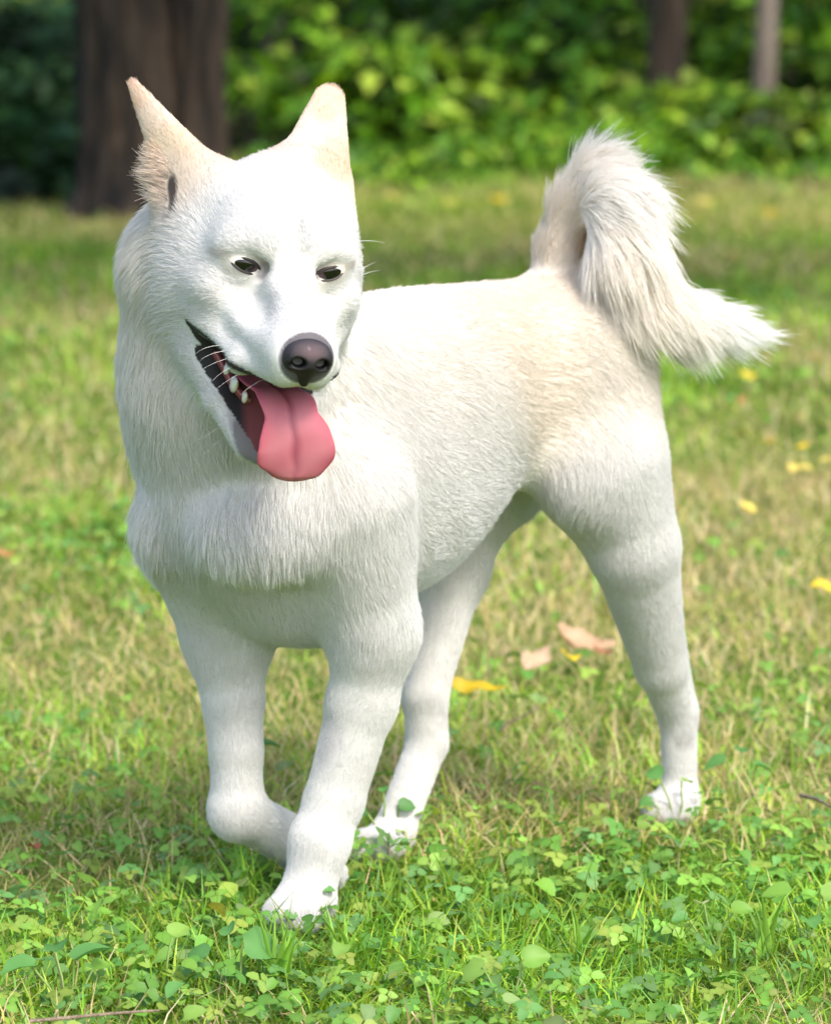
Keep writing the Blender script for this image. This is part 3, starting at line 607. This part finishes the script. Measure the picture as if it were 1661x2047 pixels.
m_fur, n, l = new_mat('dog_fur'); o = n.new('ShaderNodeOutputMaterial')
at = N(n, 'ShaderNodeAttribute', attribute_name='fcol')
d1 = n.new('ShaderNodeBsdfDiffuse'); d2 = n.new('ShaderNodeBsdfTranslucent'); mx = N(n, 'ShaderNodeMixShader', Fac=.35)
gl = N(n, 'ShaderNodeBsdfGlossy', Roughness=.45); mx2 = N(n, 'ShaderNodeMixShader', Fac=.04)
l.new(at.outputs['Color'], d1.inputs[0]); l.new(at.outputs['Color'], d2.inputs[0]); l.new(d1.outputs[0], mx.inputs[1]); l.new(d2.outputs[0], mx.inputs[2])
l.new(mx.outputs[0], mx2.inputs[1]); l.new(gl.outputs[0], mx2.inputs[2]); l.new(mx2.outputs[0], o.inputs[0])

# ---- strands
def curves_obj(name, pts, rad, col, mat):
    n_, k_, _ = pts.shape
    cu = bpy.data.hair_curves.new(name); cu.add_curves([k_]*n_)
    cu.attributes['position'].data.foreach_set('vector', pts.astype(np.float32).ravel())
    ra = cu.attributes.get('radius') or cu.attributes.new('radius', 'FLOAT', 'POINT'); ra.data.foreach_set('value', rad.astype(np.float32).ravel())
    ca = cu.attributes.new('fcol', 'FLOAT_COLOR', 'CURVE'); c4 = np.ones((n_, 4), np.float32); c4[:, :3] = col; ca.data.foreach_set('color', c4.ravel())
    cu.materials.append(mat)
    o = bpy.data.objects.new(name, cu); COL.objects.link(o); return o
tri = np.concatenate([df[:, [0, 1, 2]], df[:, [0, 2, 3]]])
ta = np.linalg.norm(np.cross(dv[tri[:, 1]]-dv[tri[:, 0]], dv[tri[:, 2]]-dv[tri[:, 0]]), axis=1)/2
tl = flen[tri].mean(1); tm = fmask[tri].min(1)
vd = CAM-dv[tri[:, 0]]; vd /= np.linalg.norm(vd, axis=1)[:, None]
face = np.where((dn[tri[:, 0]]*vd).sum(1) < -.4, .2, 1.0)
wt = ta*tm*face*np.clip(.011/tl, .35, 2.2)
NS = 760000
ti = rng.choice(len(tri), NS, p=wt/wt.sum())
u, v = rng.random(NS), rng.random(NS); fl_ = u+v > 1; u[fl_] = 1-u[fl_]; v[fl_] = 1-v[fl_]; bc = np.stack([1-u-v, u, v], 1)
T3 = tri[ti]
def bary(a): return (a[T3]*(bc if a.ndim == 1 else bc[..., None])).sum(1)
rp = bary(dv); rn = bary(dn); rn /= np.linalg.norm(rn, axis=1)[:, None]
rf = bary(flow); rl = bary(flen)*rng.uniform(.65, 1.2, NS); rlift = bary(lift); rc = bary(dcol); rr = dreg[T3[:, 0]]
rf = rf - rn*(rf*rn).sum(1)[:, None]; rf /= np.maximum(np.linalg.norm(rf, axis=1), 1e-5)[:, None]
# slow swirls, clumps
bit = np.cross(rn, rf)
sw = .22*vnoise(rp, 45, 11) + .16*vnoise(rp, 160, 12)
rf = rf + bit*sw[:, None]; rf /= np.linalg.norm(rf, axis=1)[:, None]
cell = np.floor((rp+.0012*np.stack([vnoise(rp, 300, 31), vnoise(rp, 300, 32), vnoise(rp, 300, 33)], 1))/.0038).astype(np.int64)
key = (cell[:, 0]*73856093) ^ (cell[:, 1]*19349663) ^ (cell[:, 2]*83492791)
_, inv = np.unique(key, return_inverse=True); nc = inv.max()+1
cnt_ = np.bincount(inv, minlength=nc)[:, None]
cc = np.stack([np.bincount(inv, rp[:, i], nc) for i in range(3)], 1)/cnt_
cj = rng.normal(size=(nc, 3))*.16; clen = rng.uniform(.65, 1.3, nc)
lf_ = (rlift+.06)[:, None]; clk = (np.clip((rl-.004)/.014, .10, .9)*np.where(rr == 8, .85, .85))[:, None]; dirn = rf*(1-lf_) + rn*lf_ + cj[inv]*.6*clk + rng.normal(size=(NS, 3))*.07
dirn /= np.linalg.norm(dirn, axis=1)[:, None]
rl = rl*(1+(clen[inv]-1)*clk[:, 0])
t = np.array([0, .3, .65, 1.0])
pts = np.zeros((NS, 4, 3)); 
for i, tt in enumerate(t):
    dd = dirn + (rf*.45 - rn*.10 + np.array([0, 0, -.08]))*tt*.7
    p_ = rp - rn*.0006 + dd*(rl*tt)[:, None]
    off = (cc[inv]-rp); off = off - rn*(off*rn).sum(1)[:, None]
    pts[:, i] = p_ + off*(.5*tt)*clk
r0 = np.clip(.00012+.004*rl, .00014, .00026)
rad = r0[:, None]*np.array([1.0, .95, .75, .18])[None, :]
fc = np.clip(rc*1.08*(1+rng.normal(size=(NS, 1))*.025), .02, .95)
for ri, nm in enumerate(REG):
    m = rr == ri
    if m.sum() > 10: child(curves_obj(nm, pts[m], rad[m], fc[m], m_fur))

# ---- eyes
def vmat(name, rough, spec=.5, coat=0, sss=0, bump=None):
    m, n, l = new_mat(name); o = n.new('ShaderNodeOutputMaterial'); b = N(n, 'ShaderNodeBsdfPrincipled', Roughness=rough)
    b.inputs['Specular IOR Level'].default_value = spec; b.inputs['Coat Weight'].default_value = coat; b.inputs['Coat Roughness'].default_value = .08
    if sss: b.inputs['Subsurface Weight'].default_value = sss; b.inputs['Subsurface Radius'].default_value = (.006, .002, .0015); b.inputs['Subsurface Scale'].default_value = 1.0
    at = N(n, 'ShaderNodeAttribute', attribute_name='Col'); l.new(at.outputs['Color'], b.inputs['Base Color'])
    if bump:
        tx = N(n, 'ShaderNodeTexVoronoi', Scale=bump[0]) if bump[2] else N(n, 'ShaderNodeTexNoise', Scale=bump[0], Detail=3.0)
        bp = N(n, 'ShaderNodeBump', Strength=bump[1], Distance=.0006); l.new(tx.outputs[0], bp.inputs['Height']); l.new(bp.outputs[0], b.inputs['Normal'])
    l.new(b.outputs[0], o.inputs[0]); return m
m_eye = vmat('dog_eye', .07, .45, .3); m_lid = vmat('dog_eyelid', .55)
for (s, ec) in EYES:
    en = unit(HFw + .12*HL*s); et = HL*s + HU*.27; et = unit(et - en*(et@en)); eb = np.cross(en, et); eb = eb if eb@HU > 0 else -eb
    R = .01685; c0 = ec+HFw*.0005; nu, nr = 44, 9
    def almond(ph):
        x = math.cos(ph); y = math.sin(ph)
        return .0134*x, (.0062 if y > 0 else .0045)*abs(y)**1.2*(1 if y > 0 else -1) - .0012*(1-x)*.5
    def onball(X, Y, r_): return c0 + et*X + eb*Y + en*math.sqrt(max(r_*r_-X*X-Y*Y, 1e-8))
    vs, cs = [onball(.0015, 0, R+.0007)], [(.004, .003, .003)]
    for i in range(1, nr+1):
        for j in range(nu):
            X, Y = almond(2*math.pi*j/nu); X = .0015+(X-.0015)*i/nr; Y = Y*i/nr; vs.append(onball(X, Y, R+.0007*(1-(i/nr)**4)))
            d_ = math.hypot(X-.0012, Y*1.0)/.0072; cs.append((.004, .003, .003) if d_ < .55 else (.006, .004, .003) if d_ < 1.2 else (.09, .055, .055) if X < 0 else (.04, .03, .03))
    fs = [(0, 1+j, 1+(j+1) % nu) for j in range(nu)] + [(1+i*nu+j, 1+(i+1)*nu+j, 1+(i+1)*nu+(j+1) % nu, 1+i*nu+(j+1) % nu) for i in range(nr-1) for j in range(nu)]
    eye_o = part('eye', vs, fs, m_eye, np.array(cs))
    # dark lid rim, thicker above, drawn out at the outer corner
    loop = [onball(*almond(2*math.pi*j/nu), R+.0002) for j in range(nu)]; vs, cs = [], []
    for j in range(nu):
        tg = unit(loop[(j+1) % nu]-loop[j-1]); x_ = unit(np.cross(tg, en)); y_ = np.cross(x_, tg); y_ = y_ if y_@en > 0 else -y_; up_ = math.sin(2*math.pi*j/nu)
        for k in range(8):
            a = 2*math.pi*k/8; out = math.cos(a); r_ = .0010+.0003*max(up_, 0)
            vs.append(loop[j] + x_*out*r_*1.3 + y_*math.sin(a)*r_*.8); cs.append((.020, .014, .014) if x_@(loop[j]-onball(0, 0, R))*out < .0004*abs(out) else (.07, .05, .045) if up_ > -.1 else (.10, .08, .085))
    fs = [(j*8+k, j*8+(k+1) % 8, ((j+1) % nu)*8+(k+1) % 8, ((j+1) % nu)*8+k) for j in range(nu) for k in range(8)]
    part('eyelid', vs, fs, m_lid, np.array(cs), parent=eye_o)

# ---- nose
NC_ = Hd(0, -.045, .1015)
def Nd(l_, u_, f_): return NC_ + HL*l_ + HU*u_ + HFw*f_
Q = [ell(Nd(0, .002, 0), (.0188, .0138, .0135), HR, k=.006)]
for s in (1, -1):
    Q.append(ell(Nd(s*.0115, -.002, .003), (.0088, .0100, .0105), HR, k=.006))
Q.append(cone(Nd(0, -.004, .006), Nd(0, -.0205, .003), .0105, .0040, k=.006))
for s in (1, -1):
    Q.append(ell(Nd(s*.0098, -.0025, .013), (.0056, .0042, .0095), HR, k=.003, op='c'))
    Q.append(cone(Nd(s*.0105, -.0035, .015), Nd(s*.0200, -.0075, .009), .0020, .0010, k=.003, op='c'))
Q.append(cone(Nd(0, -.007, .0185), Nd(0, -.023, .0085), .0009, .0009, k=.0015, op='c'))
nv_, nf_, nn_, _ = mesh_sdf(Q, NC_-.035, NC_+.035, .0007, attrs=False)
qn = (nv_-NC_); a1_, a2_, a3_ = qn@HL, qn@HU, qn@HFw
pk = np.clip(1.3-np.sqrt((a1_/.012)**2+((a2_-.0075)/.006)**2), 0, 1)[:, None]*np.clip(a3_/.006, 0, 1)[:, None]
ncol = np.array((.022, .018, .021))*(1-pk*.5) + np.array((.26, .15, .16))*pk*.5
ncol = ncol + (np.clip((a2_-.002)/.01, 0, 1)*.035)[:, None]*np.array((1, .85, 1.0))
deep = (np.linalg.norm((qn-(HL*.0098)[None, :]*np.sign(a1_)[:, None]+HU*.0025-HFw*.005), axis=1) < .0082)[:, None]
ncol = np.where(deep, .0015, ncol*.55)  # nostril pits painted black as the shade inside them
part('nose', nv_, nf_, vmat('dog_nose', .48, .3, .05, bump=(520, .35, True)), ncol)

# ---- tongue
TG = np.array([(-.001, -.098, -.005), (-.001, -.097, .026), (.001, -.095, .050), (.003, -.100, .066), (.006, -.112, .076), (.0095, -.128, .080), (.0125, -.144, .080), (.0138, -.158, .078)])
def crm(a, x):
    i = np.clip(np.floor(x).astype(int), 0, len(a)-2); f = (x-i)[:, None]
    p0, p1, p2, p3 = a[np.maximum(i-1, 0)], a[i], a[i+1], a[np.minimum(i+2, len(a)-1)]
    return .5*((2*p1)+(-p0+p2)*f+(2*p0-5*p1+4*p2-p3)*f*f+(-p0+3*p1-3*p2+p3)*f**3)
tt = (len(TG)-1)*(1-(1-np.linspace(0, 1, 64))**1.6)
C = crm(TG, tt); sl = np.concatenate([[0], np.cumsum(np.linalg.norm(np.diff(C, axis=0), axis=1))]); dt_ = sl[-1]-sl
wd = np.where(dt_ < .030, .0335*np.sqrt(np.clip(1-(1-dt_/.030)**2, 0, 1)), .0335-.0095*np.clip((dt_-.030)/.026, 0, 1)**.9)
C = np.concatenate([C, np.maximum(wd, .002)[:, None]], 1)
nu = 32; vs, cs = [], []
for i in range(64):
    c = Hd(*C[i, :3]); i2 = min(i+1, 63); i1 = max(i-1, 0)
    tg = unit(Hd(*C[i2, :3])-Hd(*C[i1, :3])); lx = unit(HL - tg*(HL@tg)); up_ = np.cross(lx, tg); up_ = up_ if up_@HFw+up_@HU*.3 > 0 else -up_
    w_ = C[i, 3]; th = .0042*min(1, w_/.02)
    for j in range(nu):
        ph = 2*math.pi*j/nu; x = math.cos(ph)*w_; y = math.sin(ph)*th
        y += .006*(x/.033)**2*(1-.8*i/63)
        if math.sin(ph) > 0: y -= .0018*math.exp(-(x/.0022)**2)*min(1, (63-i)/25)
        wob = .0008*math.sin(i*.5+ph*3)
        vs.append(c + lx*(x+wob) + up_*y)
        edge = abs(math.cos(ph))**6; base = np.array((.43, .120, .150)); lite = np.array((.54, .20, .235))
        k_ = .5+.5*math.sin(i*.31+math.cos(ph)*4.1); cs.append(base*(1-.35*k_)+lite*.35*k_ - edge*np.array((.02, .06, .05)) - np.array((.16, .07, .07))*(math.exp(-(x/.0018)**2)*min(1, (63-i)/25) if math.sin(ph) > 0 else 0))
fs = [(i*nu+j, i*nu+(j+1) % nu, (i+1)*nu+(j+1) % nu, (i+1)*nu+j) for i in range(63) for j in range(nu)] + [tuple(range(63*nu, 64*nu))]
part('tongue', vs, fs, vmat('dog_tongue', .5, .45, .05, .25, bump=(900, .5, False)), np.array(cs))

# ---- teeth
m_tooth = vmat('dog_tooth', .25, .5, .3)
def tooth(c, h, w_, d_, up):
    up = unit(up); x = unit(np.cross(up, HL)); y = np.cross(up, x); vs, cs = [], []; nu = 10
    for i, (r, z) in enumerate([(1.1, 0), (1.05, .35), (.8, .62), (.42, .85), (.10, 1)]):
        for j in range(nu):
            ph = 2*math.pi*j/nu; vs.append(c + x*math.cos(ph)*w_*r + y*math.sin(ph)*d_*r + up*h*z); cs.append((.80, .75, .65) if i > 0 else (.55, .40, .33))
    fs = [(i*nu+j, i*nu+(j+1) % nu, (i+1)*nu+(j+1) % nu, (i+1)*nu+j) for i in range(4) for j in range(nu)] + [tuple(range(4*nu, 5*nu))]
    part('tooth', vs, fs, m_tooth, np.array(cs))
jaw_up = HU*math.cos(math.radians(60))+HFw*math.sin(math.radians(60))*1.0
for (px, py, f_, h_, w_) in TEETH if 'TEETH' in globals() else [(452, 738, -.006, .008, .0055), (467, 768, .002, .0125, .0066), (489, 793, .010, .008, .0050)]:
    tooth(HP(px, py, f_)-jaw_up*.0015, h_, w_, w_*.5, jaw_up)
gp = np.array([HP(430, 702, -.014), HP(450, 738, -.007), HP(466, 770, .001), HP(489, 797, .009), HP(514, 815, -.004)]); gv_, gf_ = [], []
for i_, p_ in enumerate(gp):
    tg_ = unit(gp[min(i_+1, 4)]-gp[max(i_-1, 0)]); sx_ = unit(np.cross(tg_, jaw_up)); gv_ += [p_+(sx_*math.cos(j*.7854)+jaw_up*math.sin(j*.7854))*.0038 for j in range(8)]
gf_ = [(i*8+j, i*8+(j+1) % 8, (i+1)*8+(j+1) % 8, (i+1)*8+j) for i in range(4) for j in range(8)]
part('gum', gv_, gf_, vmat('dog_gum', .3, .5, .4), np.tile((.24, .05, .06), (40, 1)))
# ---- whiskers
m_wh = vmat('dog_whisker', .4)
def whisker(a, b, c, r=.00022):
    n_ = 10; vs = []
    for i in range(n_+1):
        t_ = i/n_; p = a*(1-t_)**2 + 2*b*t_*(1-t_) + c*t_*t_; tg = unit(2*(b-a)*(1-t_)+2*(c-b)*t_); x = unit(np.cross(tg, (.3, .2, 1))); y = np.cross(tg, x)
        for j in range(4): vs.append(p + (x*math.cos(j*1.57)+y*math.sin(j*1.57))*r*(1-.85*t_))
    fs = [(i*4+j, i*4+(j+1) % 4, (i+1)*4+(j+1) % 4, (i+1)*4+j) for i in range(n_) for j in range(4)]
    part('whisker', vs, fs, m_wh, np.tile((.8, .79, .76), (len(vs), 1)))
for (x0, y0, x1, y1, x2, y2, f0, f2) in [(445, 690, 410, 690, 392, 706, .02, .035), (462, 700, 420, 702, 398, 722, .03, .045), (485, 712, 440, 715, 405, 738, .035, .05), (500, 722, 450, 732, 424, 762, .04, .055), (515, 735, 470, 745, 432, 778, .045, .06), (540, 752, 505, 765, 480, 790, .06, .08),
        (715, 482, 745, 478, 772, 486, -.03, -.05), (718, 540, 735, 530, 752, 522, -.03, -.05), (722, 550, 745, 540, 760, 540, -.03, -.05), (500, 500, 512, 478, 520, 470, .01, .03),
        (470, 850, 430, 890, 405, 910, .0, .01), (462, 835, 425, 865, 395, 880, .0, .01)]:
    whisker(HP(x0, y0, f0), HP(x1, y1, (f0+f2)/2), HP(x2, y2, f2))
# ------------------------------------------------------------------ fallen leaves, weeds, tufts
m_fallen = leaf_mat('fallen_leaf', .3, .03, .5)
def fallen(px, py, ln, wd, yaw, colr, label, z=.03, tip=0.0, curl=.25, lobes=0, seed=0, tilt_=.0):
    g = np.random.default_rng(seed); base = at_ground(px, py, z); vs, cs = [], []; colr = np.array(colr)
    nr, ns = 6, 22
    for i in range(nr+1):
        for j in range(ns):
            a = 2*math.pi*j/ns; rr = i/nr
            if lobes: ext = .55+.45*abs(math.cos(a*lobes/2))**.7
            else: ext = 1.0
            x = math.cos(a)*rr*ext*ln/2; y = math.sin(a)*rr*ext*wd/2*(1-.25*math.cos(a))
            if not lobes and abs(math.cos(a)) > .97: x *= 1.12
            zz = curl*(y*y)/max(wd, .01) + curl*.6*x*x/max(ln, .01) + .003*math.sin(x*210+seed)*rr + .0025*math.sin(y*260+x*90+seed*2)*rr
            vs.append((x, y, zz)); cs.append(colr*(1-.22*(rr > .8)*g.random())*(.92+.16*g.random())*(1.08 if abs(y) < .0015 else 1))
    vs = np.array(vs); R = np.array(Matrix.Rotation(math.radians(yaw), 3, 'Z')@Matrix.Rotation(tilt_, 3, 'X')@Matrix.Rotation(tip, 3, 'Y'))
    fs = [(i*ns+j, i*ns+(j+1) % ns, (i+1)*ns+(j+1) % ns, (i+1)*ns+j) for i in range(nr) for j in range(ns)]
    o = mesh_obj('fallen_leaf', vs@R.T, fs, m_fallen, None, True, np.array(cs)); o.location = base; o.data.materials[0] = m_fallen
    tag(o, label, 'leaf', 'fallen leaves on the lawn'); return o
Y1, Y2, BR, PK = (.72, .52, .03), (.75, .60, .14), (.36, .19, .06), (.56, .36, .22)
FL = [(955, 1372, .062, .018, -18, (.60, .42, .02), 'long mustard yellow leaf just right of the far hind leg', .035, 0, .2, 0, .5),
      (1165, 1290, .075, .050, 10, PK, 'crumpled tan leaf lying between the hind legs', .030, .25, .9, 5, .3), (1072, 1322, .042, .030, 60, (.58, .40, .26), 'pale tan leaf at the left end of the crumpled leaf', .026, -.3, .7, 0, .4), (1140, 1312, .026, .017, 30, Y1, 'small yellow leaf on the crumpled tan leaf', .050, .2, .5, 0, .3),
      (1205, 1302, .024, .016, -20, (.34, .16, .08), 'small red-brown leaf at the right end of the crumpled leaf', .040, .2, .5, 0, .3),
      (1494, 1018, .030, .024, 40, Y2, 'rounded bright yellow leaf right of the hind leg', .040, .4, .6, 0, .5), (1603, 935, .042, .018, -30, Y2, 'long pale yellow leaf near the right edge, left one of two', .035, 0, .3, 0, .3), (1655, 920, .030, .015, 20, Y2, 'pale yellow leaf cut by the right edge beside a longer leaf', .035, 0, .3, 0, .3),
      (1648, 1172, .036, .016, 5, Y1, 'deep yellow leaf at the right edge, nearest to the viewer', .035, .1, .4, 0, .4), (1500, 750, .030, .014, -5, Y1, 'yellow leaf below the tip of the tail', .035, 0, .3, 0, .4), (1466, 508, .030, .018, 30, (.60, .38, .03), 'yellow leaf in the shade above the tail tip', .035, .2, .3, 0, .4),
      (1604, 890, .018, .013, 0, Y1, 'small yellow leaf above the two pale leaves', .03, 0, .3, 0, .3), (1482, 800, .018, .012, 60, BR, 'small brown leaf right of the thigh, upper one', .03, 0, .3, 0, .3), (1480, 868, .018, .012, 20, BR, 'small brown leaf right of the thigh, lower one', .03, 0, .3, 0, .3),
      (1625, 712, .024, .012, 0, BR, 'brown leaf right of the tail tip', .03, 0, .3, 0, .3), (10, 1106, .030, .012, 10, BR, 'brown leaf at the left edge of the picture', .03, 0, .3, 0, .3), (435, 1822, .024, .018, 70, (.42, .40, .06), 'yellow leaf with red edge left of the front paw', .030, .5, .4, 0, .9),
      (70, 1690, .020, .008, 60, (.25, .09, .05), 'small dark red-brown leaf low on the left', .02, .4, .5, 0, .4),
      (1000, 398, .050, .026, 20, Y1, 'yellow leaf on the sunlit strip left of the tail', .03, 0, .3, 0, .3), (905, 402, .040, .022, -20, Y2, 'pale yellow leaf on the sunlit strip above the back', .03, 0, .3, 0, .3), (780, 392, .036, .02, 10, Y2, 'pale yellow leaf on the sunlit strip beside the head', .03, 0, .3, 0, .3), (1410, 402, .04, .022, 30, Y2, 'pale yellow leaf on the sunlit strip right of the tail', .03, 0, .3, 0, .3), (1545, 425, .05, .022, -15, (.62, .42, .04), 'mustard leaf on the sunlit strip near the right edge', .03, 0, .3, 0, .3), (1535, 880, .02, .014, 10, (.6, .4, .05), 'small mustard leaf left of the two pale leaves', .03, 0, .3, 0, .3)]
for i, (px, py, ln, wd, yaw, colr, lab, z, tip, curl, lob, til) in enumerate(FL): fallen(px, py, ln, wd, yaw, colr, lab, z, tip, curl, lob, i+1, til)
m_tw = bark_mat('twig_bark', (.16, .11, .07), (.38, .30, .21), 60)
def twig(px0, py0, px1, py1, r, label, z0=.03, z1=.05, amp=.004):
    a, b = at_ground(px0, py0, z0), at_ground(px1, py1, z1); v, f = tube(wavy(a, b, 12, amp, int(px0)), np.linspace(r, r*.5, 12), 6); o = mesh_obj('twig', v-a, f, m_tw); o.location = a; tag(o, label, 'twig', 'twigs on the lawn')
twig(1000, 1462, 1068, 1412, .0016, 'thin dark twig between the hind legs'); twig(60, 2042, 330, 2022, .0018, 'dry stem along the bottom left edge', .03, .035); twig(1600, 1590, 1665, 1612, .0022, 'short brown twig at the right edge')
def weed(px, py, leaves, label, seed):
    g = np.random.default_rng(seed); base = at_ground(px, py); root = empty('broadleaf_weed', base, label, 'weed', 'broad-leaved weeds in the grass')
    for (dx, dy, dz, ln, yaw, colr) in leaves:
        lp = base+V3(dx, dy, dz); a = math.radians(yaw); tng = np.array([[math.cos(a), math.sin(a), 0.0]]); nr_ = np.array([unit((g.normal(0, .3), -.35+g.normal(0, .3), .85))])
        v, f, c = leaf_discs(lp[None], nr_, tng, np.array([ln*.8]), np.array([ln*.68]), np.array([colr]), .12, .26, 14)
        leaf_o = local(mesh_obj('leaf', v, f, m_leaf, None, True, c), root)
        v, f = tube(wavy(base+V3(g.normal(0, .003), 0, -.005), lp+tng[0]*ln*.1, 6, .002, seed), [.0010]*6, 5); mesh_obj('leaf_stalk', v, f, m_stalk, leaf_o)
m_stalk, n, l = new_mat('stalk'); o = n.new('ShaderNodeOutputMaterial'); b = N(n, 'ShaderNodeBsdfPrincipled', Roughness=.6); b.inputs['Base Color'].default_value = (.22, .32, .08, 1); l.new(b.outputs[0], o.inputs[0])
G1, G2, G3, G4 = (.11, .27, .07), (.17, .33, .05), (.085, .22, .06), (.22, .37, .07)
weed(125, 2020, [(-.018, 0, .036, .038, 200, G1), (.008, -.004, .040, .042, 20, G1), (-.004, .012, .044, .030, 100, G3), (.024, .01, .030, .024, 50, G2)], 'large round-leaved weed at the bottom left', 1)
weed(330, 1985, [(.006, 0, .046, .026, 60, G4), (-.014, .002, .030, .024, 170, G2), (.012, -.01, .026, .022, -30, G2)], 'yellow-green round-leaved weed near the bottom, left of the grass tuft', 2)
weed(470, 1985, [(.004, 0, .040, .042, 10, G1), (-.02, .006, .030, .026, 160, G3), (-.004, .016, .044, .024, 90, G1)], 'broad heart-leaved weed just left of the grass tuft', 3)
weed(768, 1705, [(-.014, -.006, .040, .020, 200, G3), (.012, -.008, .046, .022, 10, G3), (.0, -.004, .058, .016, 90, G1), (.026, .0, .036, .018, 40, G2)], 'leafy weed growing in front of the far hind paw', 4)
weed(1350, 1650, [(-.012, -.004, .048, .024, 140, G1), (.006, -.006, .044, .016, 40, G4), (-.02, .0, .024, .020, 200, G1)], 'small weed in front of the near hind paw', 5)
weed(900, 1700, [(-.006, 0, .034, .026, 110, (.30, .42, .08)), (.014, .002, .030, .022, 20, (.32, .40, .09))], 'pale yellow-green weed right of the far hind paw', 6)
weed(1610, 1890, [(-.012, 0, .044, .032, 170, G2), (.012, 0, .040, .034, 10, G4), (.0, -.01, .026, .028, -80, G1)], 'bright broad-leaved weed at the right edge', 7)
weed(1010, 2020, [(-.014, 0, .036, .030, 190, G4), (.012, .002, .040, .030, 20, G2), (.03, -.004, .026, .022, -10, G1)], 'lobed bright green weed at the bottom centre', 8)
weed(1480, 1590, [(-.012, 0, .034, .032, 180, G1), (.012, 0, .030, .026, 10, G1), (.0, .008, .040, .020, 80, G3)], 'blue-green weed right of the near hind paw', 9)
weed(620, 1850, [(-.006, -.012, .030, .018, 160, G2), (.010, -.014, .034, .016, 20, G1)], 'small leafy sprout in front of the planted front paw', 10)
weed(1430, 1900, [(-.010, 0, .040, .022, 100, (.40, .46, .20)), (.012, .0, .034, .024, 0, G2), (-.022, .002, .028, .020, 200, G1)], 'weed with a pale upright leaf low on the right', 11)
weed(520, 1590, [(.0, 0, .050, .026, 20, G3), (-.012, .0, .036, .018, 150, G2)], 'dark green weed between the front legs', 12)
def tuft(px, py, bl, label, seed, h=.07):
    g = np.random.default_rng(seed); base = at_ground(px, py); root = empty('grass_tuft', base, label, 'grass tuft', 'tufts of long grass')
    for k in range(bl):
        a = g.uniform(0, 6.28); hh = h*g.uniform(.55, 1.1); ln = g.uniform(.05, .45); b0 = base+V3(g.normal(0, .006), g.normal(0, .005), -.006); d_ = V3(math.cos(a), math.sin(a), 0); wv = unit(V3(-d_[1]+g.normal(0, .5), d_[0]*.2, 0)); w_ = g.uniform(.0022, .0038); vs = []
        for i in range(7):
            t = i/6; c_ = b0 + d_*hh*(math.sin(ln*t*1.8)*t) + V3(0, 0, hh*t*math.cos(ln*t)); hw = w_*(1-.92*t**1.6); vs += [c_-wv*hw+V3(0, .0005, 0), c_+V3(0, -.0006, 0), c_+wv*hw+V3(0, .0005, 0)]
        fs = [(i*3+j, i*3+j+1, i*3+j+4, i*3+j+3) for i in range(6) for j in range(2)]
        cl = np.array((.22, .42, .055))*g.uniform(.8, 1.2)
        local(mesh_obj('blade', vs, fs, m_grass, None, True, np.tile(cl, (21, 1))), root)
tuft(565, 1985, 11, 'bright upright grass tuft in front of the planted paw', 1, .075); tuft(700, 1945, 9, 'bright grass tuft right of the planted paw', 2, .06); tuft(1160, 1930, 7, 'single light green grass tuft low in the centre right', 3, .055); tuft(480, 1790, 14, 'dark grass tuft beside the lifted paw', 4, .06); tuft(1535, 1900, 6, 'thin grass tuft low on the right', 5, .06)
